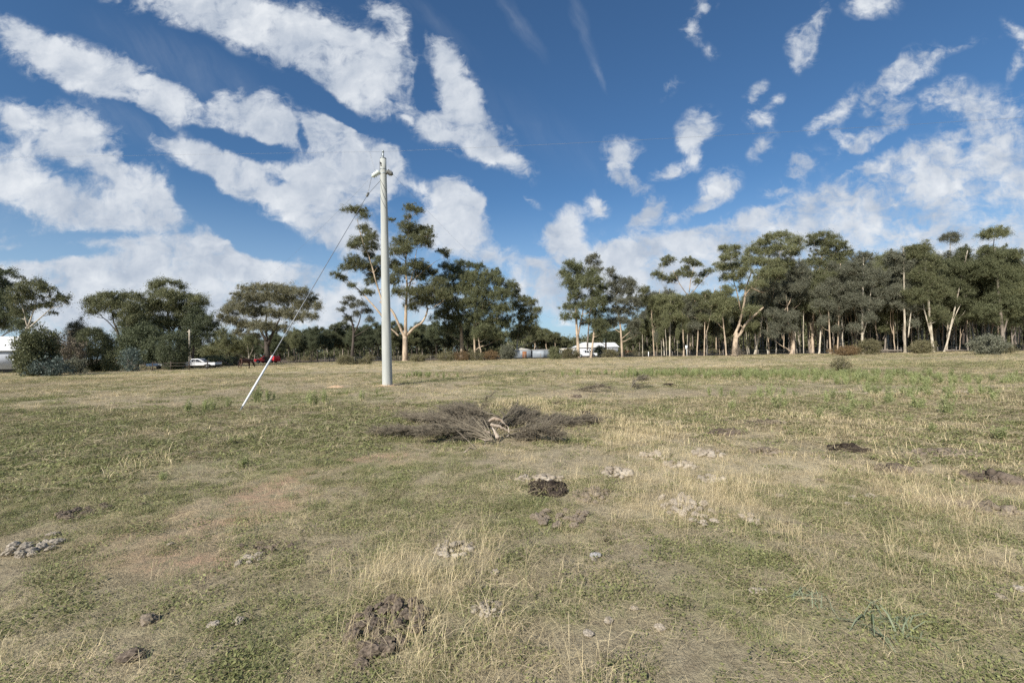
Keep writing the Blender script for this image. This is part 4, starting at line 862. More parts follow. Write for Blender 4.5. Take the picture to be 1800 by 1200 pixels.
# ------------------------------------------------------------------ vehicles
def ute(label, loc, rz, paint, tray='tub', L_=5.2, name='ute'):
    root = empty(name, loc, rz); tag(root, label, 'ute')
    h = L_/2; wd = .9
    o = link('body', prism([(-h, .45), (-h, 1.05), (-h*.28, 1.08), (h*.98, 1.02), (h, .85), (h*.99, .4), (h*.8, .4), (h*.76, .62), (h*.62, .74), (h*.48, .62), (h*.44, .4), (-h*.40, .4), (-h*.44, .62), (-h*.57, .74), (-h*.71, .62), (-h*.75, .4)], -wd, wd), paint, root); bevel(o, .05, 3)
    o = link('cabin', prism([(-h*.26, 1.06), (-h*.22, 1.66), (h*.14, 1.70), (h*.46, 1.07)], -wd*.86, wd*.86), paint, root); bevel(o, .06, 3)
    for s_ in (-1, 1):
        y = s_*(wd*.86+.004)
        for (x0, x1, xt0, xt1) in ((-h*.2, -h*.02, -h*.18, -h*.02), (h*.0, h*.34, h*.0, h*.12)):
            mb = MB(); mb.add([(x0, y, 1.12), (x1, y, 1.12), (xt1, y, 1.58), (xt0, y, 1.58), (x0, y-s_*.03, 1.12), (x1, y-s_*.03, 1.12), (xt1, y-s_*.03, 1.58), (xt0, y-s_*.03, 1.58)], [(0,1,2,3),(4,7,6,5),(0,4,5,1),(1,5,6,2),(2,6,7,3),(3,7,4,0)]); mb.build('side_window', M['glass'], root)
        for x in (h*.62, -h*.575):
            mb = MB(); mb.tube([(x, s_*(wd-.2), .36), (x, s_*(wd+.01), .36)], .36, 20); wh = mb.build('wheel', M['rubber'], root)
            mb = MB(); mb.tube([(x, s_*(wd-.1), .36), (x, s_*(wd+.025), .36)], .2, 14); mb.build('rim', M['galv'], wh)
        mb = MB(); mb.box((h*.93, s_*.72-.14, .74), (h*1.004, s_*.72+.14, .9)); mb.build('headlight', M['white_pvc'], root)
    mb = MB(); mb.add([(h*.435, -.68, 1.12), (h*.435, .68, 1.12), (h*.19, .62, 1.63), (h*.19, -.62, 1.63)], [(0, 1, 2, 3)])
    o = mb.build('windscreen', M['glass'], root); o.location.x = .03
    mb = MB(); mb.box((h*.98, -.8, .4), (h*1.03, .8, .6)); mb.build('bumper', M['dark_metal'], root)
    if tray == 'canopy':
        o = link('canopy', prism([(-h*.98, 1.06), (-h*.95, 1.6), (-h*.28, 1.64), (-h*.28, 1.08)], -wd*.88, wd*.88), paint, root); bevel(o, .04, 2)
    if tray == 'dropside':
        mb = MB(); mb.box((-h*1.08, -.96, .78), (-h*.3, .96, 1.12)); mb.build('tray', paint, root)
    return root
ute('bright red ute parked behind the broad gum across the road', gx(470, 103), math.pi-.1, M['red_paint'], 'canopy')
ute('white ute parked behind the rail fence by the slender pole', gx(349, 70), .05, M['white_paint'], 'dropside', 6.0).scale.z = .84
ute('white ute in front of the white houses between orange trunks', gx(1030, 107), .1, M['white_paint'], 'tub', 5.0)
# low white trailer between the dark bushes
tr = empty('trailer', gx(286, 66)); tag(tr, 'low white trailer half hidden by the egg shaped bush', 'trailer')
mb = MB(); mb.box((-1.7, -.9, .45), (1.6, .9, .85)); o = mb.build('tub', M['white_paint'], tr); bevel(o, .04)
for s_ in (-1, 1):
    mb = MB(); mb.tube([(.1, s_*.75, .3), (.1, s_*.95, .3)], .3, 16); mb.build('wheel', M['rubber'], tr)
mb = MB(); mb.tube([(1.6, 0, .5), (2.5, 0, .45)], .04, 6); mb.build('drawbar', M['dark_metal'], tr)
# rail fence in front of the white vehicles
rf = empty('rail_fence', gx(325, 61)); tag(rf, 'dark post and rail fence before the white ute', 'fence')
x0 = gx(268, 61).x-gx(325, 61).x; x1 = gx(392, 61).x-gx(325, 61).x
for x in np.arange(x0, x1, 2.45):
    mb = MB(); mb.tube([(x, 0, -.1), (x+.02, 0, 1.15)], [.065, .06], 8); mb.build('post', M['bark_dark'], rf, True)
for z in (.55, .95):
    mb = MB(); mb.tube([(x0, -.08, z), (0, -.08, z-.02), (x1, -.08, z+.01)], .035, 6); mb.build('rail', M['bark_dark'], rf, True)
# fallen timber right of it
def log(label, px0, py0, px1, py1, Y_, r0, mt, name='fallen_branch', kinks=3, seed=0):
    r = np.random.default_rng(seed); a = pt(px0, py0, Y_); b_ = pt(px1, py1, Y_+.8)
    P_ = [a.lerp(b_, f)+Vector(r.normal(0, .05, 3))*(0 < f < 1) for f in np.linspace(0, 1, kinks+2)]; mb = MB()
    mb.tube([p-a for p in P_], np.linspace(r0, r0*.4, kinks+2), 7)
    for f in (.35, .65):
        q = P_[int(f*(kinks+1))]-a; mb.tube([q, q+Vector((r.normal()*.5, .1, .35))], [r0*.4, r0*.12], 5)
    tag(mb.build(name, mt, None, True, a), label, 'dead branch')
log('dark fallen limb sloping down right of the rail fence', 385, 633, 406, 642, 76, .16, M['bark_dark'], seed=1)
log('second fallen limb lying lower by the rail fence end', 372, 641, 388, 634, 74, .13, M['bark_dark'], seed=2)
log('long pale log lying at the edge of the right wood', 1545, 616, 1602, 615, 98, .22, M['bark_grey'], 'log', seed=3)
log('shorter grey log beside the foot of the leaning trunks', 1663, 616, 1700, 615, 97, .18, M['bark_grey'], 'log', seed=4)
log('flat dark branch lying in the field at the right edge', 1711, 696, 1810, 698, 17.6, .035, M['twig'], 'fallen_branch', 6, seed=5)
log('bare grey stick lying in the grass below the brush heap', 815, 796, 877, 790, 7.55, .014, M['dead_wood'], 'stick', 5, seed=6)

# ------------------------------------------------------------------ buildings
def house(label, name, loc, rz, L_, D_, wh, rh, wall, roof, over=.35, gable_x=True, base=.0, windows=(), cat='house'):
    root = empty(name, loc, rz); tag(root, label, cat)
    mb = MB(); mb.box((-L_/2, -D_/2, base), (L_/2, D_/2, wh)); mb.build('wall', wall, root)
    if base: 
        mb = MB(); mb.box((-L_/2+.3, -D_/2+.3, -.1), (L_/2-.3, D_/2-.3, base-.002)); mb.build('underfloor_shade', M['dark_metal'], root)  # solid dark block stands in for the shade in the underfloor gap
    a, b_ = L_/2+over, D_/2+over; e = .08
    ms = bpy.data.meshes.new('roof')
    if gable_x: vs = [(-a,-b_,wh-.05),(a,-b_,wh-.05),(a,b_,wh-.05),(-a,b_,wh-.05),(-a,0,wh+rh),(a,0,wh+rh)]; fs = [(0,1,5,4),(2,3,4,5),(0,4,3),(1,2,5),(0,3,2,1)]
    else: vs = [(-a,-b_,wh-.05),(a,-b_,wh-.05),(a,b_,wh-.05),(-a,b_,wh-.05),(0,-b_,wh+rh),(0,b_,wh+rh)]; fs = [(0,4,5,3),(1,2,5,4),(0,1,4),(2,3,5),(0,3,2,1)]
    ms.from_pydata(vs, [], fs); rf_ = link('roof', ms, roof, root)
    for (x, z, w_, h_) in windows:
        mb = MB(); mb.box((x-w_/2-.07, -D_/2-.05, z-.07), (x+w_/2+.07, -D_/2-.002, z+h_+.07)); wf = mb.build('window', M['white_pvc'], root)
        mb = MB(); mb.box((x-w_/2, -D_/2-.06, z), (x+w_/2, -D_/2-.052, z+h_)); mb.build('pane', M['glass'], wf)
        mb = MB(); mb.box((x-w_/2, -D_/2-.075, z+h_*.5-.02), (x+w_/2, -D_/2-.062, z+h_*.5+.02)); mb.build('glazing_bar', M['white_pvc'], wf)
    return root
hl = gx(-48, 60)
house('white weatherboard house with white metal roof at the left edge', 'white_house', (hl.x, hl.y+2.5, 0), .38, 11.5, 6, 3.0, 2.0, M['white_wall'], M['white_roof'], base=.5, windows=((3.9, 1.15, .95, 1.25), (0, 1.15, .95, 1.25)))
sh = gx(919, 108)
s1 = house('grey sheet metal shed with low gable behind the fence', 'metal_shed', (sh.x, sh.y+2, 0), -.12, 4.4, 5, 2.05, .45, M['shed_wall'], M['shed_roof'], over=.12, gable_x=False, cat='shed')
mb = MB(); mb.box((.2, -2.56, .05), (1.2, -2.503, 1.7)); mb.build('rusty_door', M['rust'], s1)
sh2 = gx(952, 107)
s2 = house('long flat topped grey shed joined to the gabled one', 'metal_shed', (sh2.x, sh2.y+2, 0), -.02, 4.1, 4, 1.95, .12, M['shed_wall'], M['shed_roof'], over=.12, cat='shed')
mb = MB(); mb.box((-.1, -2.05, .05), (.9, -2.003, 1.75)); mb.build('door', M['shed_wall'], s2)
h2 = gx(1062, 138)
house('white house with a broad white roof among the trees', 'white_house', (h2.x, h2.y+4, 0), .1, 8, 8, 2.6, 1.4, M['white_wall'], M['white_roof'], windows=((-1.5, 1.1, 1.2, 1),))
h3 = gx(1030, 134)
house('smaller white building behind the orange trunks', 'white_house', (h3.x, h3.y+3, 0), 0, 7, 6, 2.5, 1.6, M['white_wall'], M['white_roof'], gable_x=False, windows=((1.5, 1.1, 1, 1),))
cp = empty('carport', gx(1000, 118)); tag(cp, 'open carport with a cream tin roof left of the white ute', 'carport')
mb = MB(); mb.add([(-2.3, -2, 2.0), (2.3, -2, 2.15), (2.3, 2.5, 2.5), (-2.3, 2.5, 2.35), (-2.3, -2, 1.92), (2.3, -2, 2.07), (2.3, 2.5, 2.42), (-2.3, 2.5, 2.27)], [(0,1,2,3),(4,7,6,5),(0,4,5,1),(1,5,6,2),(2,6,7,3),(3,7,4,0)]); mb.build('roof', M['cream_roof'], cp)
for x in (-2.1, 2.1):
    for y in (-1.8, 2.3):
        mb = MB(); mb.box((x-.05, y-.05, -.1), (x+.05, y+.05, 2.1)); mb.build('post', M['galv'], cp)
tk = empty('water_tank', gx(990, 122)); tag(tk, 'round cream water tank beside the cream roofed carport', 'water tank')
mb = MB(); mb.tube([(0, 0, 0), (0, 0, 1.6), (0, 0, 1.62), (0, 0, 1.9)], [1.3, 1.3, 1.32, .12], 28); mb.build('shell', M['cream_roof'], tk, True)
mb = MB(); mb.box((-1.1, -.5, .3), (1.1, .5, 1.35)); o = mb.build('tarpaulin', M['terracotta'], None, False, gx(1107, 120)); bevel(o, .12, 3); tag(o, 'orange covered trailer load glimpsed through the wood', 'tarpaulin')

# signs, marker posts, wire fence
def post(label, px, Y_, h, r_, mt, name='marker_post', cat='post'):
    g = gx(px, Y_); mb = MB(); mb.tube([(0, 0, -.1), (.02, 0, h)], [r_, r_*.9], 8); tag(mb.build(name, mt, None, True, (g.x, g.y, float(ground_z(g.x, g.y)))), label, cat)
post('white marker post alone left of the small white sign', 1140, 98, 1.15, .09, M['white_pvc'])
post('pale stub post under the wood right of the old gum', 1350, 93, 1.0, .09, M['bark_cream'])
sg = empty('road_sign', gx(1207, 98)); tag(sg, 'small blank white square sign on a post before the wood', 'sign')
mb = MB(); mb.tube([(0, 0, -.1), (0, 0, 2.3)], [.05, .05], 8); mb.build('post', M['white_pvc'], sg, True)
mb = MB(); mb.box((-.24, -.09, 1.5), (.24, -.06, 2.35)); mb.build('panel', M['white_paint'], sg)
wf = empty('wire_fence', (0, 0, 0)); tag(wf, 'low post and wire fence along the far side of the paddock', 'fence')
px_ = np.arange(-62, 122, 3.6); tops = {.35: [], .7: [], 1.02: []}
r = np.random.default_rng(3)
for x in px_:
    y = fence_y(x); z = float(ground_z(x, y)); l = r.normal(0, .04)
    mb = MB(); mb.tube([(x, y, z-.1), (x+l, y, z+1.12)], [.055, .045], 6); mb.build('post', M['post_wood'], wf, True)
    for k in tops: tops[k].append((x+l*k, y-.06, z+k))
for k in tops:
    mb = MB(); mb.tube(tops[k], .008, 4, False); mb.build('wire', M['wire'], wf)

# ------------------------------------------------------------------ horse, bay, grazing, seen from behind
def skinned(name, verts, edges, radii, mt, parent, levels=2, rootv=0):
    me = bpy.data.meshes.new(name); me.from_pydata(verts, edges, []); o = link(name, me, mt, parent)
    o.modifiers.new('skin', 'SKIN'); sv_ = me.skin_vertices[0].data
    for i_, q in enumerate(radii): sv_[i_].radius = q if isinstance(q, tuple) else (q, q); sv_[i_].use_root = i_ == rootv
    sb = o.modifiers.new('sub', 'SUBSURF'); sb.levels = sb.render_levels = levels
    return o
hp = gx(431, 61); hs = empty('horse', (hp.x, hp.y, float(ground_z(hp.x, hp.y))), R(62)); tag(hs, 'dark bay horse standing with its head down in the far paddock', 'horse')
V_ = [(-.62,0,1.10),(-.30,0,1.08),(.15,0,1.06),(.50,0,1.12),(.78,0,1.12),(1.02,0,.92),(1.20,0,.62),(1.28,0,.40),(1.34,0,.22)]
E_ = [(i_, i_+1) for i_ in range(8)]; Rr = [(.22,.25),(.27,.29),(.28,.31),(.24,.28),(.13,.2),(.10,.16),(.09,.13),(.08,.09),(.055,.06)]
def addleg(pts, rs, root_i):
    k = len(V_); E_.append((root_i, k))
    for i_, (p, q) in enumerate(zip(pts, rs)):
        V_.append(p); Rr.append(q)
        if i_: E_.append((k+i_-1, k+i_))
for s_, dx in ((-1, .0), (1, -.12)):
    addleg([(-.55, s_*.15, .88), (-.48+dx, s_*.16, .72), (-.70+dx, s_*.15, .47), (-.64+dx, s_*.15, .14), (-.60+dx, s_*.15, .03)], [.15, .11, .06, .042, .055], 0)
    addleg([(.48, s_*.14, .86), (.50-dx, s_*.14, .66), (.50-dx, s_*.14, .43), (.49-dx, s_*.14, .14), (.53-dx, s_*.14, .03)], [.13, .085, .055, .04, .052], 3)
skinned('body', V_, E_, Rr, M['horse'], hs, 2, 1)
skinned('tail', [(-.82, 0, 1.14), (-.93, 0, .98), (-.93, 0, .7), (-.9, 0, .42)], [(0, 1), (1, 2), (2, 3)], [.05, .07, .07, .03], M['black_hair'], hs)
skinned('mane', [(.72, 0, 1.30), (.98, 0, 1.12), (1.18, 0, .82), (1.27, 0, .6)], [(0, 1), (1, 2), (2, 3)], [.03, .05, .05, .03], M['black_hair'], hs)
for s_ in (-1, 1): skinned('ear', [(1.22, s_*.05, .66), (1.27, s_*.07, .74)], [(0, 1)], [.025, .01], M['horse'], hs, 1)

# ------------------------------------------------------------------ brush heap: cut branches lying together
def dead_branch(label, pa, pb_, arch, n_side, seed, r0=.022, spread=.38, tw=10, name='dead_branch', mt='twig', up=.25, zend=0.):
    r = np.random.default_rng(seed); a = at(*pa); b_ = at(*pb_); a.z = .05+float(ground_z(a.x, a.y)); b_.z = .05+zend
    A_ = np.array(a); B__ = np.array(b_)-A_; L_ = np.linalg.norm(B__); mb = MB()
    f = np.linspace(0, 1, 9); main = B__[None]*f[:, None]+np.array([0, 0, 1])*(arch*np.sin(np.pi*f*.8))[:, None]; main[1:-1] += r.normal(0, .02, (7, 3))
    mb.tube(main, np.linspace(r0, .004, 9), 6); dr = B__/L_; sd_ = np.cross(dr, [0, 0, 1]); sd_ /= np.linalg.norm(sd_)+1e-9
    for i_ in range(n_side):
        g = r.uniform(.04, .97); p = np.array([np.interp(g, f, main[:, k]) for k in range(3)])
        l1 = L_*spread*r.uniform(.5, 1.1)*(1-.45*g)+.1; d1 = dr*r.uniform(.9, 1.4)+sd_*r.normal(0, .42)+np.array([0, 0, r.uniform(-.2, .6)*up*1.7]); d1 /= np.linalg.norm(d1)
        e = p+d1*l1; m_ = (p+e)/2+r.normal(0, .05*l1, 3)
        pts = np.array([p, (p+m_)/2, m_, (m_+e)/2, e]); pts[:, 2] = np.maximum(pts[:, 2], -A_[2]+.015); mb.tube(pts, np.linspace(.008, .003, 5), 3, False)
        for _ in range(tw):
            h = r.uniform(.2, 1); q = p+(e-p)*h; q[2] = max(q[2], -A_[2]+.02); l2 = r.uniform(.08, .24)*(1.1-.3*h); d2 = d1*1.1+r.normal(0, .34, 3); d2 /= np.linalg.norm(d2)
            e2 = q+d2*l2; e2[2] = max(e2[2], -A_[2]+.012); mb.tube([q, (q+e2)/2+r.normal(0, .008, 3), e2], [.0042, .0034, .0022], 3, False)
            for _ in range(2):
                q3 = q+(e2-q)*r.uniform(.3, 1); d3 = d2+r.normal(0, .35, 3); d3 /= np.linalg.norm(d3); e3 = q3+d3*r.uniform(.04, .1); e3[2] = max(e3[2], -A_[2]+.01); mb.tube([q3, e3], [.0032, .002], 3, False)
    o = mb.build(name, M[mt], None, False, a); tag(o, label, 'dead branch', 'dead branches lying in the brush heap'); return o
dead_branch('longest grey twiggy branch sweeping out to the left end of the brush heap', (862, 766), (683, 768), .10, 100, 1, up=.16)
dead_branch('thick twiggy branch lying behind the longest left one in the heap', (856, 758), (722, 744), .14, 100, 2, up=.16)
dead_branch('twiggy branch fanning up and left over the brush heap', (852, 764), (788, 742), .16, 80, 3, up=.22, zend=.14)
dead_branch('dense fan of twigs leaning over the middle of the brush heap', (856, 760), (812, 740), .18, 80, 4, up=.25, zend=.16)
dead_branch('twiggy branch lying low at the front left of the heap', (862, 774), (765, 778), .2, 60, 5, spread=.45)
dead_branch('dark twiggy branch rising to the right of the pale wood', (878, 756), (932, 744), .10, 84, 6, up=.18, zend=.05)
dead_branch('dark branch lying flat behind the right of the heap', (884, 752), (990, 744), .09, 80, 7, spread=.26, up=.15)
dead_branch('longest dark branch stretching to the right end of the heap', (888, 760), (1040, 748), .08, 80, 8, spread=.24)
dead_branch('thick spray of twigs crossing behind the centre of the heap', (905, 752), (800, 750), .24, 90, 31, spread=.45, up=.25, zend=.06)
dead_branch('twigs packed tight left of the pale wood', (868, 770), (770, 755), .16, 90, 32, spread=.45, up=.2, zend=.05)
dead_branch('short dense branch pointing back and right from the pale wood', (868, 764), (912, 742), .2, 60, 33, spread=.5, up=.25, zend=.06)
dead_branch('low spray of twigs at the front right of the heap', (886, 768), (968, 778), .12, 64, 9, spread=.4)
def upright():
    a = at(850, 752); a.z = .1; T_ = np.array(pt(868, 692, a.y))-np.array(a); r = np.random.default_rng(12); mb = MB()
    main = np.array([[0, 0, 0], [-.06, 0, T_[2]*.3], [-.04, 0, T_[2]*.6], [.06, 0, T_[2]*.85], T_]); mb.tube(main, [.012, .01, .008, .005, .003], 5)
    for i_ in range(26):
        g = r.uniform(.45, 1); q = np.array([np.interp(g, [0, .3, .6, .85, 1], main[:, k]) for k in range(3)]); d = np.array([r.uniform(.1, 1), r.normal(0, .4), r.uniform(.0, .6)]); e = q+d*r.uniform(.1, .28)
        mb.tube([q, (q+e)/2+[0, 0, .02], e], [.004, .003, .002], 3, False)
        for _ in range(6): q2 = q+(e-q)*r.uniform(.2, 1); e2 = q2+r.normal(0, .06, 3)+[.03, 0, .02]; mb.tube([q2, e2], [.002, .0015], 3, False)
    tag(mb.build('dead_branch', M['twig'], None, False, a), 'single thin branch standing up out of the brush heap', 'dead branch', 'dead branches lying in the brush heap')
upright()
def gnarl(label, pts, rs, seed, mt='dead_wood'):
    P_ = [pt(x, y, Y_) for x, y, Y_ in pts]; a = P_[0].copy(); mb = MB(); Q = np.array([p-a for p in P_])
    from_ = np.linspace(0, 1, len(Q)); g = np.linspace(0, 1, len(Q)*4); r = np.random.default_rng(seed)
    S_ = np.stack([np.interp(g, from_, Q[:, k]) for k in range(3)], -1)
    for _ in range(3): S_[1:-1] = (S_[:-2]+2*S_[1:-1]+S_[2:])/4
    S_ += r.normal(0, .006, S_.shape); mb.tube(S_, np.interp(g, from_, rs)*(1+r.normal(0, .12, len(g))), 9)
    tag(mb.build('gnarled_wood', M[mt], None, True, a), label, 'dead wood', 'gnarled pale wood in the brush heap')
gnarl('thick pale limb arching over the top of the heap', [(860, 741, 8.65), (867, 735, 8.6), (879, 737, 8.55), (889, 746, 8.55)], [.022, .034, .03, .012], 1)
gnarl('second bleached limb lying under the pale arch', [(863, 747, 8.5), (874, 748, 8.5), (884, 752, 8.5), (896, 759, 8.5)], [.03, .028, .02, .008], 2)
gnarl('orange brown broken stump leaning in the heap', [(876, 770, 8.5), (870, 760, 8.55), (864, 750, 8.65)], [.045, .035, .014], 3)
gnarl('white bleached stick low in the middle of the heap', [(853, 757, 8.3), (861, 760, 8.25), (866, 765, 8.3)], [.008, .013, .007], 4)
gnarl('thin curved stick closing the right side of the pale wood', [(889, 746, 8.45), (894, 752, 8.4), (895, 761, 8.4), (891, 768, 8.4)], [.008, .011, .010, .006], 8)
for k_, (q_, lb_) in enumerate([((840, 740), 'long grey stem fanning left from the pale wood'), ((826, 748), 'lowest grey stem fanning left from the pale wood'), ((830, 734), 'grey stem reaching farthest up left in the heap'), ((848, 732), 'steep grey stem left of the pale arch'), ((815, 758), 'flat grey stem running left through the twigs')]):
    gnarl(lb_, [(866, 774, 8.35), ((866+q_[0])/2+2, (774+q_[1])/2-1, 8.4), (q_[0], q_[1], 8.5)], [.013, .011, .006], 20+k_, 'twig')
gnarl('bare root end lying at the front of the heap', [(842, 770, 8.3), (854, 773, 8.2), (866, 771, 8.15)], [.007, .012, .007], 5)
dead_branch('small dark twig heap lying behind and right of the main brush heap', (1008, 688), (1066, 690), .18, 26, 21, spread=.4, r0=.02)
dead_branch('little dome of dead twigs right of the small twig heap', (1108, 686), (1130, 683), .35, 30, 22, spread=.7, up=.5)

# ------------------------------------------------------------------ weeds: each upright plant
def weed_mesh(seed, h=.34, n_=9, w_=.09):
    r = np.random.default_rng(seed); mb = MB(); C = []; 
    for _ in range(n_):
        a = r.uniform(0, 6.28); sp_ = r.uniform(0, 1)*w_; hh = h*r.uniform(.55, 1.1); p0 = np.array([math.cos(a)*sp_*.35, math.sin(a)*sp_*.35, -.01]); p1 = np.array([math.cos(a)*sp_*1.3, math.sin(a)*sp_*1.3, hh])
        mb.tube([p0, (p0+p1)/2+r.normal(0, .01, 3), p1], [.004, .003, .002], 3, False)
        k = 34; f = r.uniform(.12, 1, k)[:, None]; C.append(p0+(p1-p0)*f+r.normal(0, .014, (k, 3))*(1.3-f))
    C = np.vstack(C); u = r.normal(size=(len(C), 3))*[1, 1, .4]+[0, 0, .8]; u /= np.linalg.norm(u, axis=1)[:, None]
    v = np.cross(u, r.normal(size=(len(C), 3))); v /= np.linalg.norm(v, axis=1)[:, None]; l = (.05*r.uniform(.5, 1.3, len(C)))[:, None]
    V = np.stack([C, C+u*l*.5+v*.006, C+u*l, C+u*l*.5-v*.006], 1).reshape(-1, 3); q = np.arange(len(C))*4; mb.add(V, np.stack([q, q+1, q+2, q+3], -1))
    return np_mesh('weed', np.vstack(mb.V), np.vstack(mb.Q))
WM = [weed_mesh(s_) for s_ in range(5)]
for q in WM: q.materials.append(M['weed'])
WD = [(330,727,1.,'lone weed left of the stay wire foot'),(362,724,1.,'leafy weed nearest left of the stay wire foot'),(372,722,.8,'smaller weed touching the leafy one by the stay foot'),(400,718,.8,'weed between the leafy pair and the white guard'),
 (447,707,1.15,'bushy weed directly right of the white guard'),(456,705,1.1,'second bushy weed right of the guard'),(470,703,.9,'weed at the right of the bushy group by the guard'),(482,702,.6,'small weed ending the group by the guard'),
 (546,712,1.1,'wide weed left in the group between stay and pole'),(558,711,.9,'middle weed in the group between stay and pole'),(571,711,1.2,'tall weed at the right of the group between stay and pole'),(610,695,.5,'small weed below the orange soil patch'),
 (636,703,.8,'thin weed just left of the concrete pole foot'),(663,694,.5,'tiny weed at the left of the pole mound'),(487,727,.5,'small dark weed below the group by the guard'),(428,820,.7,'lone weed in the left middle of the field'),
 (408,782,.6,'faint weed above the lone one in the left field'),(162,742,.5,'small weed far left in the field'),(284,845,.5,'small weed near the left dirt patch'),(510,752,.5,'small weed below the group between stay and pole'),
 (1247,695,.7,'small weed left of the scattered right hand weeds'),(1268,696,.8,'second small weed of the right hand scatter'),(1290,700,.7,'third small weed of the right hand scatter'),(1338,702,.9,'upright weed above the bushy right hand weed'),
 (1365,718,1.1,'bushy weed in the middle of the right hand scatter'),(1378,718,.7,'short weed beside the bushy right hand weed'),(1288,722,.8,'weed low left of the bushy right hand weed'),(1486,733,.9,'weed under the small brown bush'),
 (1500,720,.9,'narrow weed right of the one under the brown bush'),(1524,722,.8,'dark narrow weed right of the brown bush'),(1563,708,1.2,'tall narrow weed beside the pale stones'),(1608,720,1.1,'weed left of the pair before the right edge'),
 (1620,722,.9,'weed right of the pair before the right edge'),(1664,730,1.3,'tall dark weed leaning at the right'),(1600,745,.6,'small weed below the pair at the right'),(1640,760,.7,'weed low at the right of the field'),(1762,775,1.,'weed near the right edge above the dark heap'),
 (1706,735,.7,'weed between the tall dark one and the right edge'),(1443,738,.8,'faint weed left under the small brown bush')]
for k_, (x, y, s_, lab) in enumerate(WD):
    g = at(x, y); o = link('weed', WM[k_ % 5], None, None, (g.x, g.y, float(ground_z(g.x, g.y)))); o.scale = (s_*1.5, s_*1.5, s_*g.y/12*.9+.2*s_); o.rotation_euler.z = k_*1.7
    tag(o, lab, 'weed', 'green weeds standing in the field')
# a band of countless young plants beyond
P2 = []; r = np.random.default_rng(8)
for (x, y, rx, ry, k) in [(1350,661,270,5,230),(1180,659,120,4,80),(1480,667,190,7,60),(1620,674,150,9,40),(760,662,60,4,26),(1560,700,240,18,30)]:
    for _ in range(k):
        px, py = x+r.normal()*rx*.5, y+r.normal()*ry*.5
        if py > 636: P2.append(at(px, py))
P2 = np.array([tuple(p) for p in P2]); k = len(P2)
so = [srcobj('w', (lambda m_: (m_.V.append(np.array([tuple(v.co) for v in WM[i_].vertices])), m_.Q.append(np.array([tuple(p.vertices) for p in WM[i_].polygons])), m_)[2])(MB()), M['weed']) for i_ in range(3)]
scatter('green_weed_strip', 'band of young light green plants across the right of the paddock', 'weeds', so, np.stack([P2[:, 0], P2[:, 1], ground_z(P2[:, 0], P2[:, 1])], -1),
        r.integers(0, 3, k), np.stack([np.zeros(k), np.zeros(k), r.uniform(0, 6.28, k)], -1), np.stack([r.uniform(.9, 1.8, k)]*2+[r.uniform(.7, 1.4, k)], -1))
# grey green strap leaved plants
def strap(label, px, py, sc_, seed):
    g = at(px, py); mb = blades(40, .16, .08, .22, .012, 1.0, 3, 'up', seed); o = mb.build('strap_leaved_weed', M['thistle'], None, False, (g.x, g.y, float(ground_z(g.x, g.y)))); o.scale = (sc_,)*3; tag(o, label, 'weed')
strap('blue green strap leaved plant low at the right, the upper of two', 1425, 1062, .75, 1)
strap('blue green strap leaved plant low at the right, the larger lower one', 1570, 1108, 1.1, 2)
strap('bluish leafy plant right of the stones beyond the brown bush', 1585, 693, 1.5, 3)

# ------------------------------------------------------------------ clods, dung heaps, stones
def clod_mesh(seed, rough=.32, flat=.72):
    import bmesh
    bm = bmesh.new(); bmesh.ops.create_icosphere(bm, subdivisions=3, radius=1); r = np.random.default_rng(seed); ph = r.uniform(0, 9, 6); ax_ = r.normal(size=(6, 3))*2.2
    for v in bm.verts:
        c = np.array(v.co); d = sum(math.sin(float(c@ax_[i_])+ph[i_]) for i_ in range(6))/6; d += .5*math.sin(float(c@ax_[0])*3.1+1)*math.sin(float(c@ax_[1])*3.3)+.45*abs(math.sin(float(c@ax_[2])*1.7+float(c@ax_[3])*2.2))-.2+r.normal(0, .22)
        v.co = v.co*(1+rough*d); v.co.z *= flat
    me = bpy.data.meshes.new('clod'); bm.to_mesh(me); bm.free()
    return me
CMESH = {}
def clodm(mt, k):
    if (mt, k) not in CMESH: me = clod_mesh(k*7+3); me.materials.append(M[mt]); CMESH[(mt, k)] = me
    return CMESH[(mt, k)]
def clods(label, group, px, py, rx, ry, n_, s_, mt, seed, name='clod', cat='clod'):
    r = np.random.default_rng(seed); c = at(px, py); ax_ = rx*c.y/F; by = max(abs(at(px, py-ry).y-c.y), .05); placed = []
    for i_ in range(n_*6):
        if len(placed) >= n_: break
        a = r.uniform(0, 6.28); q = math.sqrt(r.uniform()); x, y = c.x+math.cos(a)*q*ax_, c.y+math.sin(a)*q*by; sz = s_*r.uniform(.6, 1.25)
        if any(math.hypot(x-p[0], y-p[1]) < (sz+p[2])*.96 for p in placed): continue
        placed.append((x, y, sz))
        o = link(name, clodm(mt, i_ % 5), None, None, (x, y, float(ground_z(x, y))+sz*.6)); o.scale = (sz*r.uniform(.75, 1.05), sz*r.uniform(.95, 1.6), sz*r.uniform(.8, 1.15)); o.rotation_euler = (r.normal(0, .3), r.normal(0, .3), r.uniform(0, 6.28))
        tag(o, label, cat, group)
clods('dark brown rounded clod in the heap nearest the viewer', 'dark clods in the nearest heap', 680, 1105, 62, 44, 36, .038, 'clod_dark', 1)
clods('dark clod lying just below the nearest heap', 'dark clods below the nearest heap', 648, 1168, 20, 14, 3, .042, 'clod_dark', 2)
clods('pale grey rounded clod in the row at the left edge', 'pale clods in the left row', 45, 970, 48, 14, 12, .036, 'clod_grey', 3)
clods('dark grey flake in the flat heap in the left field', 'grey flakes in the flat left heap', 143, 903, 32, 14, 18, .032, 'clod_dark', 4)
clods('small dark clod in the little heap below the red bare patch', 'dark clods below the red bare patch', 480, 962, 38, 11, 16, .026, 'clod_dark', 5)
clods('grey clod in the short row left of the little dark heap', 'grey clods by the red bare patch', 436, 986, 22, 9, 7, .022, 'clod_grey', 6)
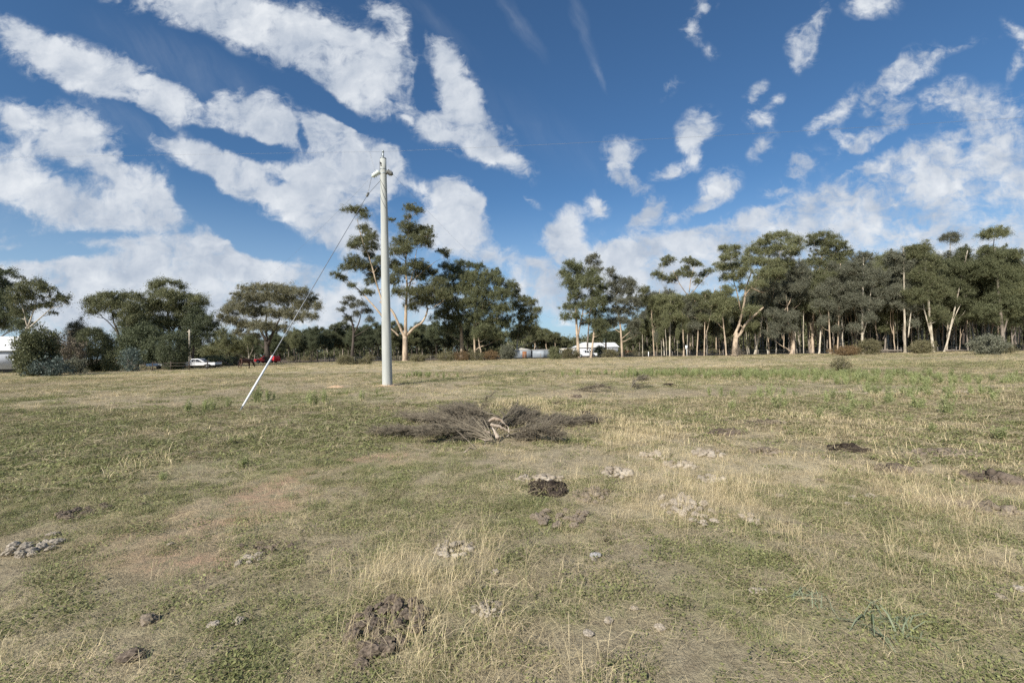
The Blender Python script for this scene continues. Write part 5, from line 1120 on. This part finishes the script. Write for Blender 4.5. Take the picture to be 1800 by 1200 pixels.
clods('brown clod in the loose row below the black heap', 'brown clods below the black heap', 985, 914, 48, 14, 18, .042, 'clod_brown', 8)
clods('pale dry clod in the big pale heap right of centre', 'pale clods in the big pale heap', 1208, 898, 40, 26, 28, .036, 'clod_pale', 10)
clods('pale clod in the small group at the tall dry tuft', 'pale clods at the tall dry tuft', 1319, 917, 13, 8, 5, .035, 'clod_pale', 11)
def heap(label, px, py, rx, ry, mt, seed, h=.07, n_=60, s_=.035, name='dung_heap'):
    r = np.random.default_rng(seed); c = at(px, py); ax_ = rx*c.y/F; by = max(abs(at(px, py-ry).y-at(px, py+ry).y)/2, .05); cz = float(ground_z(c.x, c.y))
    base = [clodm(mt, k) for k in range(5)]; VV = []; QT = []; n0 = 0
    co = [np.array([tuple(v.co) for v in b_.vertices]) for b_ in base]; fa = [np.array([tuple(p.vertices) for p in b_.polygons]) for b_ in base]
    for i_ in range(n_):
        a = r.uniform(0, 6.28); q = r.uniform()**.6; x, y = math.cos(a)*q*ax_, math.sin(a)*q*by; sz = s_*r.uniform(.4, 1.3); k = i_ % 5
        Rm = np.array(Euler((r.uniform(0, 6), r.uniform(0, 6), r.uniform(0, 6))).to_matrix()); VV.append(co[k]@Rm.T*sz*[1.2, 1, .8]+[x, y, h*(1-q)*r.uniform(.2, 1)+sz*.25]); QT.append(fa[k]+n0); n0 += len(co[k])
    o = link(name, np_mesh(name, np.vstack(VV), np.zeros((0, 4), int), np.vstack(QT), False), M[mt], None, (c.x, c.y, cz)); tag(o, label, 'dung heap')
heap('black crumbled heap of old dung left of the pale heap', 960, 861, 36, 13, 'clod_black', 1, .09, 120)
heap('pale dried dung patch right behind the black heap', 950, 844, 42, 8, 'clod_pale', 2, .05, 50)
heap('brown crumbly dung right of the black heap', 1040, 868, 34, 14, 'clod_brown', 3, .05, 60, .03)
heap('pale dung heap in front of the tall straw', 1085, 832, 26, 9, 'clod_pale', 4, .06, 44)
heap('pale dung heap in the straw right of the brush heap', 1150, 800, 24, 7, 'clod_pale', 5, .06, 40)
heap('pale dung heap farther right in the straw', 1243, 797, 28, 7, 'clod_pale', 6, .06, 44)
heap('scattered pale dung between the two pale heaps in straw', 1198, 817, 32, 7, 'clod_pale', 7, .04, 30)
heap('grey dung patch above the big pale heap', 1255, 842, 26, 7, 'clod_grey', 17, .05, 40)
heap('dark dung heap at the right, highest of the right hand ones', 1490, 791, 34, 6, 'clod_black', 8, .10, 80, .04)
heap('dark matted dung heap below the highest right hand one', 1574, 825, 30, 7, 'clod_dark', 9, .06, 80, .04)
heap('dark flat dung heap in the middle distance at the right', 1348, 745, 36, 4, 'clod_dark', 10, .08, 70, .05)
heap('dark thin dung patch nearer than the flat one', 1277, 762, 32, 4, 'clod_dark', 11, .07, 60, .045)
heap('brown dung with an orange lump right of the pale heaps', 1345, 795, 26, 5, 'clod_brown', 12, .06, 40)
heap('long brown broken earth strip towards the right edge', 1655, 798, 56, 8, 'clod_brown', 13, .06, 110, .04)
heap('brown earth lumps close to the right edge', 1745, 842, 40, 12, 'clod_dark', 14, .08, 60, .045)
heap('dark earth lumps below those at the right edge', 1738, 898, 40, 12, 'clod_brown', 15, .05, 50, .035)
heap('black lump of dung with a pale top right of the brush heap', 1032, 731, 10, 5, 'clod_black', 16, .16, 20, .05)
heap('small dark dung patch beyond the brush heap', 975, 710, 10, 2, 'clod_black', 18, .07, 18, .05)
heap('small dark dung patch right of the upper twig heap', 1176, 678, 8, 1.5, 'clod_black', 19, .08, 14, .07)
heap('dark dung patch just above the black lump', 1012, 699, 9, 1.5, 'clod_dark', 20, .07, 14, .06)
heap('pale stones beyond the narrow weeds at the right', 1532, 693, 14, 2, 'clod_pale', 21, .06, 14, .05, 'stone_scatter')
heap('pale stones near the right end of the green strip', 1692, 692, 12, 2, 'clod_pale', 22, .08, 14, .06, 'stone_scatter')
heap('pale dry dung amid the tall foreground straw', 800, 965, 34, 14, 'clod_grey', 23, .05, 50, .022)
heap('grey dung patch in the foreground straw', 855, 1075, 32, 14, 'clod_grey', 24, .04, 40, .018)
ST = [(1047,978,.034,'stone','rounded blue grey stone right of the brown clods'),(93,944,.04,'clod_pale','single pale stone left above the pale clod row'),(870,1008,.03,'clod_pale','pale stone in the foreground straw'),(1160,1109,.026,'clod_pale','brightest pale stone low in the foreground'),
 (1070,1097,.024,'clod_pale','pale stone left of the brightest one'),(1034,1120,.026,'clod_grey','grey stone lower left of the brightest one'),(1340,1040,.028,'clod_grey','grey lump beside the small bare patch'),(1325,1042,.03,'clod_pale','pale lump beside the small bare patch'),
 (1500,876,.035,'clod_pale','pale flat stone left of a twin in the right field'),(1530,873,.04,'clod_pale','pale flat stone right of its twin'),(1490,886,.026,'clod_pale','small pinkish stone below the twin stones'),(262,1097,.045,'clod_brown','brown clod alone in the left foreground'),
 (233,1162,.045,'clod_dark','dark clod near the bottom left'),(250,888,.03,'clod_dark','small dark clod right of the flat grey heap'),(422,960,.03,'clod_dark','dark clod alone left of the little dark heap'),(1066,950,.02,'clod_black','black pellet below the brown clods'),
 (1043,985,.02,'clod_pale','orange pale crumb by the blue grey stone'),(1443,844,.03,'clod_brown','brown clod alone in the right field'),(1383,922,.02,'clod_black','small black clod right of the tall dry tuft'),(420,1100,.03,'clod_pale','flat orange pale stone in the left foreground'),
 (376,1108,.03,'clod_grey','grey bark like lump left of the flat orange stone'),(1760,1050,.028,'clod_pale','pale stone near the right edge low down'),(1795,1035,.03,'clod_grey','grey stone cut by the right edge'),(1115,1075,.02,'clod_pale','tiny pale stone above the brightest one'),
 (300,957,.02,'clod_pale','tiny white chip on the bare red patch'),(1450,752,.04,'clod_black','lone black lump in the right middle field'),(1370,870,.03,'clod_pale','pale crumb right of the tall straw'),(745,1080,.02,'clod_dark','small clod right of the nearest heap')]
for k_, (x, y, s_, mt, lab) in enumerate(ST):
    g = at(x, y); o = link('stone' if mt in ('stone', 'clod_pale') else 'clod', clodm(mt, k_ % 5), None, None, (g.x, g.y, float(ground_z(g.x, g.y))+s_*.45)); o.scale = (s_*1.2, s_, s_*.8); o.rotation_euler.z = k_*1.1
    tag(o, lab, 'stone' if mt in ('stone', 'clod_pale') else 'clod')
